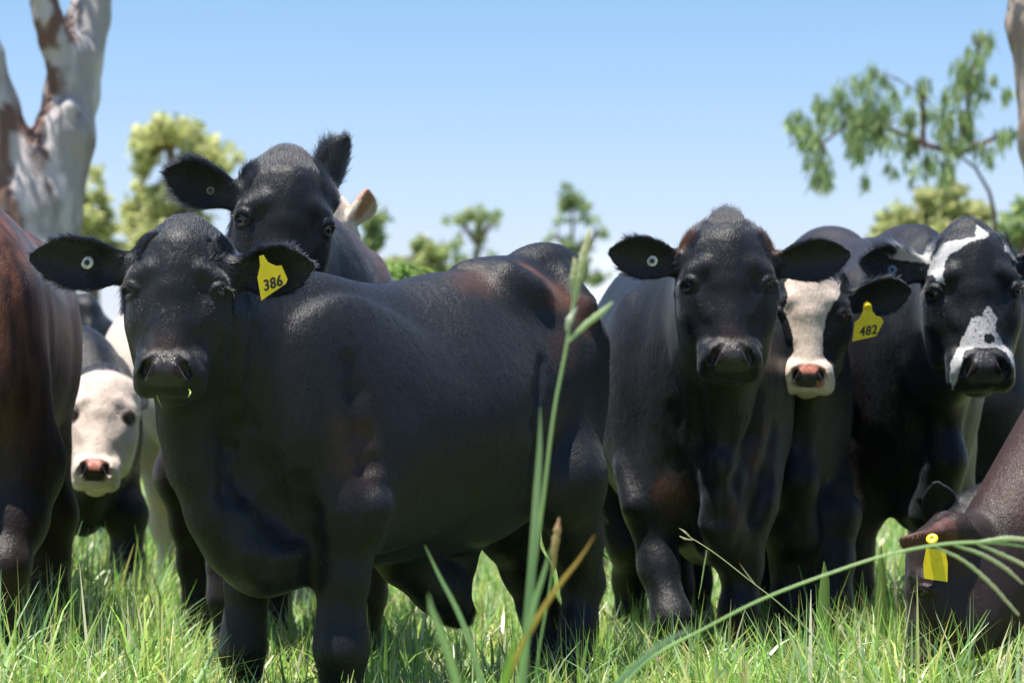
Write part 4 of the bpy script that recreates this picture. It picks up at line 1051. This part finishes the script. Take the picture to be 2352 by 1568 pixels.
def hmap(x, y):
    px = 1176+x/y*FPX
    h = np.interp(px, [0, 330, 480, 900, 1300, 1750, 1950, 2352], [.34, .31, .20, .19, .20, .24, .30, .25])
    h = np.where(y < 5.9, np.minimum(h, .19), h)
    return h
if want('grass'):
    rng = np.random.default_rng(5); Vs, Qs, Cs = [], [], []; off = 0
    bands = [(4.5, 6.2, 4000), (6.2, 9.0, 2900), (9.0, 14, 1700), (14, 22, 700), (22, 45, 160), (45, 110, 22)]
    for d0, d1, dens in bands:
        if QUICK: dens *= .5
        area = .212*(d1*d1-d0*d0)+.5*(d1-d0); n = int(area*dens)
        y = np.sqrt(rng.random(n)*(d1*d1-d0*d0)+d0*d0); x = (rng.random(n)*2-1)*(.212*y+.25)
        # tufts
        k = rng.random(n) < .6
        cxy = np.stack([x, y], 1); cell = .07*(1+y/12)
        tx = np.floor(x/cell)*cell+_hash(np.floor(x/cell).astype(np.int64), np.floor(y/cell).astype(np.int64), np.zeros(n, np.int64), 3)*cell
        ty = np.floor(y/cell)*cell+_hash(np.floor(x/cell).astype(np.int64), np.floor(y/cell).astype(np.int64), np.ones(n, np.int64), 7)*cell
        x = np.where(k, tx+rng.normal(0, .012, n)*(1+y/12), x); y = np.where(k, ty+rng.normal(0, .012, n)*(1+y/12), y)
        p3 = np.stack([x, y, 0*x], 1); nz = fnoise(p3, 2.2, 31); nz2 = fnoise(p3, 7, 41)
        H = hmap(x, y)*(.55+.9*nz)
        L = H*(.45+.75*rng.random(n)**1.3)*1.15
        tall = rng.random(n) < .02; L = np.where(tall, H*1.35, L)
        w = (.0042+.0105*rng.random(n)**1.8)*np.clip(y/7, .85, 8)
        lean = np.abs(rng.normal(.32, .42, n)); curl = rng.normal(.95, .85, n); curl = np.where(tall, curl*.4, curl); lean = np.where(tall, lean*.5, lean)
        az = rng.random(n)*2*math.pi+(nz2-.5)*3
        r = rng.random((n, 1)); pal = np.array([[.15, .30, .06], [.24, .39, .08], [.36, .44, .11], [.27, .40, .21], [.45, .46, .19], [.58, .53, .38]])
        pr = np.array([.22, .24, .17, .20, .09, .08]); ix = rng.choice(6, n, p=pr); cols = pal[ix]*(.65+.8*rng.random((n, 1)))
        tips = np.where(rng.random((n, 1)) < .25, np.array([[.50, .40, .13]]), cols*1.15)
        Vb, Qb, Cb = blades(n, np.stack([x, y], 1), L, w, lean, az, curl, cols, tips, rng)
        Vs.append(Vb); Qs.append(Qb+off); Cs.append(Cb); off += len(Vb)
    me = np_mesh('grass', np.concatenate(Vs), np.concatenate(Qs), True, np.concatenate(Cs))
    tag(link('grass', me, None, GRASS), 'bright green paddock grass round the hooves of the herd', 'grass', kind='stuff')
    print('grass', off, flush=True)

# ------------------------------------------------------------------ trees
def bark_tree(name, F, label, org, hc, cols, seed, crown=None):
    lo, hi = F.bounds(); P, Q = polygonise(F, lo-.05, hi+.05, None, hc, hc)
    nz = fnoise(P*np.array([1, 1, .40]), 4.2, seed); n2 = fnoise(P*np.array([1, 1, .4]), 12, seed+3)
    P = P+vert_normals(P, Q)*((nz-.5)*.06+(n2-.5)*.025)[:, None]
    c = np.ones((len(P), 4)); pale, grey, brown = [np.array(k) for k in cols]
    base = pale[None]*(1-n2[:, None])+grey[None]*n2[:, None]
    m = sstep(.52, .56, nz+.30*(n2-.5)); m2 = sstep(.50, .56, fnoise(P*np.array([1, 1, .5]), 6, seed+9))*.75
    c[:, :3] = base*(1-m[:, None])+brown[None]*m[:, None]; c[:, :3] = c[:, :3]*(1-m2[:, None])+grey[None]*.8*m2[:, None]
    o = link('trunk', np_mesh('trunk', P-org, Q, True, c), None, BARK); return o
bm = N('gum_bark'); a = bm.n('ShaderNodeAttribute'); a.attribute_name = 'coat'; tc = bm.n('ShaderNodeTexCoord')
nb = bm.noise(bm.mapping(tc.outputs['Object'], (18, 18, 6)), 1.0, 5, .6)
bm.set(bm.b.inputs['Base Color'], bm.mix(.25, a.outputs['Color'], bm.ramp(nb, [(.3, (.25, .2, .17)), (.7, (.8, .8, .8))]), 'MULTIPLY'))
bm.b.inputs['Roughness'].default_value = .85; bm.bump(nb, .5, .03); BARK = bm.m

def leaf_cloud(n, centers, radii, size, aspect, cols, seed, hang=.6, depth=1.0):
    """many small pointed leaves spread through clumps; centers/radii in metres"""
    rng = np.random.default_rng(seed); centers = np.asarray(centers); radii = np.asarray(radii)
    wgt = radii**2; ix = rng.choice(len(centers), n, p=wgt/wgt.sum())
    g = rng.normal(0, 1, (n, 3)); g /= np.linalg.norm(g, axis=1)[:, None]; g *= rng.random((n, 1))**(.45 if hang < 1 else .8)
    if hang > 1: g *= np.array([1.0, 1.0, 1.5])
    g[:, 1] *= depth; p = centers[ix]+g*radii[ix][:, None]
    p = p[vnoise(p, 2.2/np.mean(radii), seed) > .42]; n = len(p)
    d = rng.normal(0, 1, (n, 3)); d[:, 2] -= hang*2.2; d = unitv(d); s = unitv(np.cross(d, rng.normal(0, 1, (n, 3))))
    L = size*(.6+.8*rng.random(n))[:, None]; W = L*aspect
    V = np.stack([p, p+d*L*.5+s*W*.5, p+d*L, p+d*L*.5-s*W*.5], 1).reshape(-1, 3)
    Q = np.arange(n*4).reshape(-1, 4); c = np.ones((n, 4, 4)); cc = np.array(cols)[rng.choice(len(cols), n)]*(.7+.6*rng.random((n, 1)))
    c[..., :3] = cc[:, None, :]; return V, Q, c.reshape(-1, 4)

def clump_tree(name, label, d, trunks, clumps, n, size, aspect, cols, seed, hang=.5, barkc=(.16, .11, .08), r0=.08, group='trees beyond the herd', dj=.5, cat='tree'):
    """trunks: polylines of picture points; clumps: (px, py, radius px); all at their real distance d"""
    rng = np.random.default_rng(seed); s = d/FPX
    base = at(trunks[0][0][0], HORY, d); base[2] = 0; e = bpy.data.objects.new(name, None); COL.objects.link(e); e.location = base; tag(e, label, cat, group)
    V = []; Fq = []
    def tube(p0, p1, ra, rb):
        z = unit(p1-p0); u = unit(np.cross(z, [.3, .9, .1])); v = np.cross(z, u); b = len(V)
        for (q, r) in ((p0, ra), (p1, rb)):
            for k in range(8): V.append(q+(u*math.cos(k*math.pi/4)+v*math.sin(k*math.pi/4))*r-base)
        for k in range(8): Fq.append((b+k, b+(k+1) % 8, b+8+(k+1) % 8, b+8+k))
    cen = []; rad = []
    ext = np.mean([c[2] for c in clumps])*s
    extra = [(px+rng.normal(0, .75)*r, py+rng.normal(0, .6)*r, r*rng.uniform(.35, .7)) for (px, py, r) in clumps for _ in range(3)]
    clumps = [(px, py, r*.9) for (px, py, r) in clumps]+extra
    for (px, py, r) in clumps: cen.append(at(px, py, d)+np.array([0, rng.normal(0, dj)*ext*2, 0])); rad.append(r*s)
    tips = []
    for tr in trunks:
        pts = [at(px, py, d) for px, py in tr]; m = len(pts)
        if tr is trunks[0]: pts = [np.array([base[0], base[1], 0])]+pts; m += 1
        for i in range(m-1): tube(pts[i], pts[i+1], r0*(1-.75*i/m), r0*(1-.75*(i+1)/m))
        tips += pts[1:]
    for c_ in cen[:len(cen)//4]:                                        # twigs out to every clump
        q = min(tips, key=lambda t: np.linalg.norm(t-c_)); mid = (q+c_)/2+np.array([0, 0, .05*np.linalg.norm(q-c_)]); tube(q, mid, r0*.28, r0*.18); tube(mid, c_, r0*.18, r0*.08)
    c = np.ones((len(V), 4)); c[:, :3] = barkc; link('trunk', np_mesh('trunk', V, Fq, True, c), e, BARK)
    Vc, Qc, Cc = leaf_cloud(int(n*1.3), cen, rad, size, aspect, cols, seed, hang)
    link('crown', np_mesh('crown', Vc-base, Qc, False, Cc), e, LEAF); return e

if want('trees'):
    # the big pale gum at the picture's edge
    D = 15.0; k = D/FPX
    F = Field()
    F.chain([(at(20, 1310, D), .62), (at(35, 900, D), .42), (at(58, 600, D), .315), (at(75, 480, D), .29), (at(82, 400, D), .26)], .08)
    F.chain([(at(118, 430, D), .20), (at(150, 310, D), .178), (at(166, 220, D+.1), .165), (at(176, 130, D+.1), .160), (at(204, 40, D+.2), .130), (at(213, -40, D+.2), .122), (at(240, -400, D+.3), .11)], .05)
    F.chain([(at(60, 430, D), .20), (at(22, 330, D-.1), .135), (at(-6, 240, D-.15), .115), (at(-30, 130, D-.2), .105), (at(-80, 0, D-.3), .10), (at(-140, -300, D-.4), .09)], .05)
    F.chain([(at(158, 190, D), .11), (at(128, 100, D-.05), .085), (at(110, 40, D-.1), .075), (at(100, 0, D-.1), .072), (at(88, -80, D-.2), .07), (at(50, -380, D-.3), .055)], .04)
    F.chain([(at(120, 230, D-.06), .02), (at(122, 300, D-.14), .03), (at(105, 380, D-.22), .02)], .05)
    F.el(at(160, 245, D-.15), (.05, .04, .06), None, .05)
    base = at(45, HORY, D); base[2] = 0
    e = bpy.data.objects.new('gum_tree', None); COL.objects.link(e); e.location = base; tag(e, 'big pale gum tree with forked limbs and peeling brown bark', 'tree')
    green = [(.17, .25, .12), (.24, .33, .14), (.32, .40, .14), (.17, .22, .13)]
    t = bark_tree('trunk', F, '', base, .035 if not QUICK else .06, ((.66, .60, .60), (.42, .38, .38), (.17, .095, .075)), 4); t.parent = e
    Vc, Qc, Cc = leaf_cloud(5000, [at(260, -500, D+.3), at(-150, -420, D-.4), at(60, -560, D), at(330, -430, D+1), at(-300, -330, D-1)], [.9, .9, 1.0, .7, .8], .13, .2, green, 3, .8)
    link('crown', np_mesh('crown', Vc-base, Qc, False, Cc), e, LEAF)
    # limb of the second gum leaning in at the other edge
    D = 13.0; F = Field()
    F.chain([(at(2560, 1380, D), .26), (at(2470, 800, D), .20), (at(2400, 320, D), .13), (at(2366, 60, D), .105), (at(2350, -120, D), .09), (at(2340, -420, D), .08)], .1)
    base = at(2560, HORY, D); base[2] = 0
    e = bpy.data.objects.new('gum_tree', None); COL.objects.link(e); e.location = base; tag(e, 'brown-barked gum trunk leaning in above the blazed cow', 'tree')
    t = bark_tree('trunk', F, '', base, .03 if not QUICK else .06, ((.50, .40, .34), (.36, .27, .22), (.20, .12, .08)), 14); t.parent = e
    Vc, Qc, Cc = leaf_cloud(3000, [at(2330, -500, D), at(2420, -430, D), at(2250, -420, D)], [.7, .6, .5], .13, .2, green, 5, .8)
    link('crown', np_mesh('crown', Vc-base, Qc, False, Cc), e, LEAF)
    green = [(.17, .25, .12), (.24, .33, .14), (.32, .40, .14), (.17, .22, .13)]; yel = [(.42, .45, .20), (.50, .52, .24), (.34, .38, .16), (.55, .53, .28)]
    cl = [(330, 650, 60), (160, 720, 40), (270, 830, 80), (350, 1000, 75), (350, 1090, 55), (240, 760, 50), (430, 570, 60), (560, 500, 50), (630, 420, 40), (690, 480, 30), (600, 640, 90), (560, 760, 90), (520, 880, 65), (660, 780, 80), (740, 640, 70), (720, 860, 60), (860, 720, 55), (950, 530, 50), (900, 850, 50), (1000, 680, 45), (1080, 760, 60), (980, 960, 50), (1100, 900, 60), (1180, 700, 75), (1250, 780, 60), (1200, 480, 75), (1160, 430, 40), (1240, 370, 45), (1290, 480, 60), (1310, 190, 40), (1360, 220, 35), (1220, 290, 25), (1310, 310, 28), (1330, 560, 35), (1450, 560, 35), (1480, 810, 45), (1420, 840, 35), (1320, 880, 50), (860, 1040, 35), (730, 1010, 28), (600, 1080, 35), (1040, 1060, 50), (1380, 960, 28)]
    cl = [(1764+a*.375, b*.375, r*.48) for a, b, r in cl]
    clump_tree('gum_sapling', 'slender young gum tree with a bent trunk and drooping leaves', 24, [[(2300, 900), (2290, 560), (2284, 490), (2272, 440), (2240, 385), (2200, 355)], [(2200, 355), (2120, 330), (2030, 290), (1940, 290), (1890, 330)], [(2200, 355), (2220, 270), (2230, 180), (2255, 90)], [(2120, 330), (2120, 220)], [(2200, 355), (2300, 310)]],
        cl, 7500, .12, .15, [(.26, .36, .18), (.34, .44, .20), (.42, .50, .22), (.16, .23, .12), (.12, .18, .09)], 7, 1.8, (.14, .08, .07), .032, dj=.8)
    def blob(cx, cy, w, h, n, r, seed):
        rg = random.Random(seed); return [(cx+rg.gauss(0, w*.45), cy+rg.gauss(0, h*.45), r*(.6+.8*rg.random())) for _ in range(n)]
    clump_tree('yellow_green_tree', 'yellow-green tree with rounded tufts behind the tall black cow', 62, [[(420, 900), (410, 560), (400, 420), (390, 340)], [(400, 420), (480, 370)], [(410, 500), (330, 470)]],
        [(345, 315, 38), (385, 300, 34), (430, 300, 38), (470, 335, 34), (500, 355, 26), (330, 355, 32), (320, 390, 22), (440, 350, 34), (505, 385, 30), (475, 400, 30), (420, 410, 28), (390, 440, 30), (330, 460, 36), (300, 480, 30), (360, 480, 36), (420, 470, 36), (310, 520, 34), (370, 530, 40), (440, 520, 40), (500, 440, 30), (400, 580, 50), (330, 580, 40)], 9000, .22, .5, yel, 11, .2, r0=.3)
    clump_tree('yellow_green_tree', 'low yellow-green tree between the gum trunk and the bull\'s poll', 55, [[(215, 900), (215, 600), (210, 500)]],
        [(190, 450, 26), (205, 490, 30), (185, 530, 34), (230, 540, 30), (170, 490, 24), (250, 580, 34), (200, 590, 40), (235, 500, 22)], 4500, .2, .5, yel, 13, .2, r0=.22)
    clump_tree('yellow_green_tree', 'pale yellow-green tree crown beyond the blazed cow\'s back', 52, [[(2120, 900), (2125, 600), (2125, 500)], [(2125, 560), (2220, 500)]],
        blob(2070, 505, 60, 24, 7, 20, 1)+blob(2160, 485, 60, 24, 7, 22, 2)+blob(2110, 535, 110, 20, 10, 24, 3)+[(2130, 450, 24), (2170, 445, 24), (2250, 500, 30)], 9000, .2, .5, yel+[(.12, .16, .05)], 17, .3, r0=.25)
    clump_tree('green_tree', 'small dark green tree crown at the edge under the gum sapling', 44, [[(2345, 900), (2345, 560)]], [(2330, 505, 24), (2352, 490, 22), (2345, 530, 30), (2375, 510, 30), (2320, 540, 22)], 1600, .25, .45, green, 19, .3, r0=.16)
    clump_tree('feathery_tree', 'feathery tree with flat-topped tufts far off above the bull\'s loin', 88, [[(1090, 900), (1092, 640), (1098, 560), (1100, 500)], [(1096, 560), (1060, 510)], [(1096, 560), (1130, 510)]],
        [(1055, 500, 16), (1075, 490, 14), (1105, 488, 20), (1100, 508, 18), (1125, 500, 14), (1140, 505, 10), (1058, 545, 10), (1098, 545, 11), (1060, 600, 22), (1085, 620, 24), (1110, 625, 22), (1135, 590, 10), (1095, 580, 12), (1040, 620, 18)], 2600, .2, .45, green+yel[:1], 23, .2, r0=.13)
    clump_tree('feathery_tree', 'round-topped feathery tree far off between the bull\'s rump and the steer\'s ear', 90, [[(1320, 900), (1318, 640), (1315, 560), (1315, 480)], [(1316, 600), (1280, 540)], [(1316, 600), (1370, 535)]],
        [(1300, 462, 22), (1325, 458, 22), (1290, 480, 14), (1345, 475, 16), (1340, 500, 10), (1280, 505, 10), (1355, 505, 10), (1305, 560, 14), (1325, 570, 18), (1318, 600, 22), (1340, 620, 22), (1260, 550, 10), (1280, 590, 9), (1385, 535, 14), (1330, 640, 26), (1290, 620, 10), (1370, 640, 14)], 2600, .2, .45, green, 29, .2, r0=.13)
    clump_tree('hazy_tree', 'pale hazy tree far off behind the feathery ones', 70, [[(985, 900), (985, 640), (985, 590)]], [(880, 610, 20), (915, 600, 22), (1060, 630, 24), (1100, 640, 24), (1150, 640, 20), (1190, 650, 20), (965, 560, 18), (990, 575, 22), (1010, 585, 22), (960, 600, 24), (1000, 620, 26), (960, 640, 24), (1030, 640, 20), (940, 620, 18)], 5200, .2, .45, green+yel, 31, .2, r0=.16)
    clump_tree('green_tree', 'little dark-green tree top beside the cream ear', 75, [[(862, 900), (862, 560)]], [(848, 485, 12), (870, 505, 13), (850, 520, 16), (868, 540, 16), (845, 555, 18)], 900, .26, .5, green, 37, .2, r0=.14)
    # leafy shrub with long light leaves rising behind the bull's back
    rng = np.random.default_rng(8); base = at(905, HORY, 13.0); base[2] = 0
    e = bpy.data.objects.new('leafy_shrub', None); COL.objects.link(e); e.location = base; tag(e, 'light green shrub with long drooping leaves behind the bull\'s back', 'shrub')
    V = []; Fq = []; C = []
    stems = []
    for i in range(9):
        top = at(905+rng.normal(0, 26), 592+rng.random()*45, 13.0+rng.normal(0, .15)); stems.append(top)
        b = len(V); u = np.array([.008, 0, 0]); v = np.array([0, .008, 0])
        for (q, r) in ((base, 1.2), (base*.5+top*.5+[0, 0, .1], .9), (top, .4)):
            for dv in (u, v, -u, -v): V.append(q+dv*r-base)
        for j in range(2):
            for m_ in range(4): Fq.append((b+j*4+m_, b+j*4+(m_+1) % 4, b+j*4+4+(m_+1) % 4, b+j*4+4+m_))
    cc = np.ones((len(V), 4)); cc[:, :3] = (.12, .16, .05); link('stem', np_mesh('stem', V, Fq, True, cc), e, BARK)
    V = []; Fq = []; cols = []
    for tpt in stems+stems:
        for j in range(11):
            a = rng.random()*6.28; q = tpt+np.array([0, 0, -rng.random()*.22]); d = np.array([math.cos(a), math.sin(a)*.6, .35]); s_ = unit(np.cross(d, [0, 0, 1])); Ln = .12+.09*rng.random(); b = len(V)
            for i_, (t_, w_) in enumerate([(0, .15), (.3, .9), (.6, 1), (.85, .5), (1, .04)]):
                c_ = q+unit(d)*Ln*t_+np.array([0, 0, -.11*t_*t_]); V += [c_-s_*.014*w_-base, c_+s_*.014*w_-base]
            for i_ in range(4): Fq.append((b+2*i_, b+2*i_+1, b+2*i_+3, b+2*i_+2))
            g_ = np.array([(.15, .26, .05), (.22, .33, .07), (.10, .19, .04)][rng.integers(3)]); cols += [g_]*10
    cc = np.ones((len(V), 4)); cc[:, :3] = np.array(cols); link('foliage', np_mesh('foliage', V, Fq, True, cc), e, LEAF)

# ------------------------------------------------------------------ single stems standing between the lens and the herd
def stalk(pts, c0, c1, n=30, k=6, bumpy=0, seed=1):
    rg = np.random.default_rng(seed); Q, w, t = smooth_path(pts, n); T_ = unitv(np.gradient(Q, axis=0)); U = unitv(np.cross(T_, np.array([[.2, 1, .1]]))); W_ = np.cross(T_, U); w = w/2000
    a = np.arange(k)*2*math.pi/k; r = w[:, None]*(1+bumpy*(rg.random((n, k))-.3)); V = (Q[:, None]+U[:, None]*(np.cos(a)[None]*r)[..., None]+W_[:, None]*(np.sin(a)[None]*r)[..., None]).reshape(-1, 3)
    Fq = [(i*k+j, i*k+(j+1) % k, (i+1)*k+(j+1) % k, (i+1)*k+j) for i in range(n-1) for j in range(k)]
    c = np.ones((n, k, 4)); m = t[:, None, None]; c[..., :3] = np.array(c0)*(1-m)+np.array(c1)*m; return V, np.array(Fq), c.reshape(-1, 4)
def stem_thing(name, label, root, parts, cat='grass stem', group=None):
    """parts: list of (part name, geometry); the first is the thing itself when alone"""
    org = at(*root); org[2] = 0
    if len(parts) == 1:
        V, Q, c = parts[0][1]; o = link(name, np_mesh(name, V-org, Q, True, c), None, GRASS); o.location = org; return tag(o, label, cat, group, 'thing')
    e = bpy.data.objects.new(name, None); COL.objects.link(e); e.location = org; tag(e, label, cat, group, 'thing')
    for pn, (V, Q, c) in parts: link(pn, np_mesh(pn, V-org, Q, True, c), e, GRASS)
    return e
G1, G2, G3, YG, OR, ST = (.30, .46, .17), (.38, .50, .25), (.20, .40, .10), (.42, .48, .04), (.55, .30, .07), (.52, .50, .32)
def foot(px, d): return (px, HORY+CAMH/d*FPX, d)
if want('stems'):
    d = 4.1; gy = foot(0, d)[1]
    stem_thing('flowering_grass_stem', 'tall pale green flowering grass stem rising in front of the bull\'s flank', (1150, HORY, d), [
        ('stem', stalk([(1150, gy, d, 5), (1195, 1560, d, 6), (1228, 1300, d, 6), (1250, 1130, d, 6), (1275, 930, d, 5), (1302, 790, d, 5), (1318, 690, d, 5), (1335, 610, d, 4)], G1, G2)),
        ('leaf', ribbon([(1178, gy, d, 12), (1205, 1500, d, 14), (1226, 1250, d-.02, 14), (1234, 1120, d-.02, 12), (1240, 1020, d-.02, 8), (1241, 934, d-.02, 1)], G1, (.24, .34, .16))),
        ('spikelet', stalk([(1304, 786, d, 5), (1340, 750, d, 9), (1375, 722, d, 10), (1407, 694, d, 3)], G2, (.40, .48, .30), bumpy=.3)),
        ('spikelet', stalk([(1318, 700, d, 4), (1328, 650, d, 12), (1340, 590, d, 14), (1352, 540, d, 9), (1356, 522, d, 1)], G2, ST, bumpy=.5, seed=4)),
        ('spikelet', stalk([(1318, 690, d, 4), (1316, 640, d, 10), (1320, 605, d, 8), (1318, 590, d, 1)], G2, ST, bumpy=.4, seed=5)),
        ('spikelet', stalk([(1301, 760, d, 3), (1308, 735, d, 12), (1326, 703, d, 2)], (.5, .55, .42), (.62, .64, .55), bumpy=.3, seed=6))])
    d = 3.9; gy = foot(0, d)[1]
    stem_thing('tall_grass', 'yellow-green grass blade with a scorched orange tip crossing the bull\'s hind legs', (1100, HORY, d), [('leaf', ribbon([(1110, gy, d, 9), (1160, 1568, d, 10), (1222, 1440, d, 10), (1290, 1335, d, 8), (1335, 1278, d, 5), (1366, 1228, d, 1)], (.34, .46, .03), OR))])
    stem_thing('tall_grass', 'upright green grass blade next to the tall flowering stem', (1190, HORY, d), [('leaf', ribbon([(1175, gy, d, 8), (1205, 1500, d, 10), (1232, 1370, d, 9), (1254, 1300, d, 6), (1262, 1262, d, 1)], G3, G1))])
    stem_thing('tall_grass', 'wide soft green blade rising at the bottom edge below the sheath', (1090, HORY, 3.5), [('leaf', ribbon([(1075, foot(0, 3.5)[1], 3.5, 12), (1050, 1570, 3.5, 13), (1012, 1450, 3.5, 11), (988, 1390, 3.5, 7), (984, 1362, 3.5, 1)], (.26, .44, .07), G1))])
    stem_thing('tall_grass', 'slim blade leaning over the hair of the bull\'s sheath', (1110, HORY, 4.4), [('leaf', ribbon([(1120, foot(0, 4.4)[1], 4.4, 11), (1085, 1490, 4.4, 10), (1050, 1400, 4.4, 9), (1008, 1320, 4.4, 6), (976, 1252, 4.4, 1)], G1, G1))])
    stem_thing('tall_grass', 'broad bright blade at the bottom edge beside the flowering stem', (1150, HORY, 3.6), [('leaf', ribbon([(1140, foot(0, 3.6)[1], 3.6, 10), (1160, 1560, 3.6, 11), (1175, 1500, 3.6, 9), (1192, 1420, 3.6, 1)], (.28, .50, .04), (.22, .42, .05)))])
    d = 4.4
    stem_thing('seed_head_stem', 'brownish knobbly seed head on a thin stem beside the scorched blade', (1235, HORY, d), [
        ('stem', stalk([(1232, foot(0, d)[1], d, 4), (1240, 1480, d, 4), (1258, 1380, d, 3.5), (1270, 1300, d, 3)], G3, G1)),
        ('seed_head', stalk([(1270, 1310, d, 6), (1274, 1260, d, 12), (1280, 1215, d, 11), (1284, 1188, d, 3)], (.36, .33, .12), (.46, .32, .18), bumpy=.7, n=26, seed=9))])
    d = 4.6
    stem_thing('arching_seed_stem', 'long arching grass stem with drooping seed fingers crossing the picture low down', (1330, HORY, d), [
        ('stem', stalk([(1300, foot(0, d)[1], d, 5), (1420, 1590, d, 5), (1500, 1508, d, 5.5), (1545, 1480, d, 7), (1600, 1452, d, 5), (1740, 1380, d, 5), (1900, 1318, d, 5), (2060, 1268, d, 5), (2200, 1246, d, 6), (2290, 1246, d, 6), (2400, 1262, d, 4)], G1, G2, n=60)),
        ('seed_finger', stalk([(2150, 1256, d, 5), (2210, 1285, d, 6), (2270, 1335, d, 7), (2340, 1412, d, 4)], G2, (.42, .42, .28), bumpy=.4, n=34, seed=2)),
        ('seed_finger', stalk([(2190, 1250, d, 5), (2260, 1275, d, 7), (2310, 1305, d, 7), (2350, 1340, d, 3)], G2, (.46, .46, .32), bumpy=.4, n=34, seed=3)),
        ('seed_finger', stalk([(2240, 1246, d, 5), (2300, 1272, d, 7), (2400, 1320, d, 6)], G2, (.46, .46, .32), bumpy=.4, n=34, seed=4)),
        ('seed_finger', stalk([(2240, 1246, d, 5), (2310, 1236, d, 9), (2420, 1250, d, 5)], G2, (.46, .46, .32), bumpy=.4, n=34, seed=5))])
    stem_thing('tall_grass', 'blurred blue-green blade slanting under the arching stem', (1370, HORY, 3.7), [('leaf', ribbon([(1340, foot(0, 3.7)[1], 3.7, 8), (1400, 1590, 3.7, 10), (1470, 1520, 3.7, 10), (1540, 1466, 3.7, 8), (1592, 1440, 3.7, 2)], (.20, .36, .16), (.24, .38, .20)))])
    d = 6.2
    stem_thing('forked_grass_stem', 'fine sharp grass stem with a small forked seed tip in front of the steer\'s legs', (1900, HORY, d), [
        ('stem', stalk([(1905, foot(0, d)[1], d, 4), (1880, 1480, d, 3.5), (1800, 1394, d, 3), (1722, 1332, d, 2.6), (1625, 1258, d, 2.4), (1590, 1236, d, 2)], G3, ST, n=40)),
        ('spikelet', stalk([(1590, 1238, d, 2), (1574, 1222, d, 5), (1560, 1212, d, 1)], ST, ST, bumpy=.5, n=14)),
        ('spikelet', stalk([(1592, 1240, d, 2), (1572, 1236, d, 5), (1560, 1230, d, 1)], ST, ST, bumpy=.5, n=14, seed=3)),
        ('spikelet', stalk([(1624, 1262, d, 1.5), (1619, 1290, d, 4), (1610, 1345, d, 3), (1604, 1375, d, 1)], (.34, .38, .2), G1, bumpy=.5, n=24, seed=5)),
        ('leaf', ribbon([(1735, 1342, d, 3), (1712, 1312, d, 3), (1698, 1292, d, .5)], ST, (.5, .3, .2)))])
    for px, tipy, lab, sd in ((1893, 1288, 'broad upright leaf in front of the heifer\'s legs', 1), (2024, 1252, 'broad upright leaf between the blazed cow and the grazing muzzle', 2)):
        d = 6.9; stem_thing('dock_leaf', lab, (px, HORY, d), [('leaf', ribbon([(px+8, foot(0, d)[1], d, 20), (px+4, 1480, d, 34), (px, 1390, d, 36), (px+2, 1330, d, 26), (px, tipy, d, 2)], (.16, .27, .06), (.24, .33, .08), fold=.4))], cat='leaf')
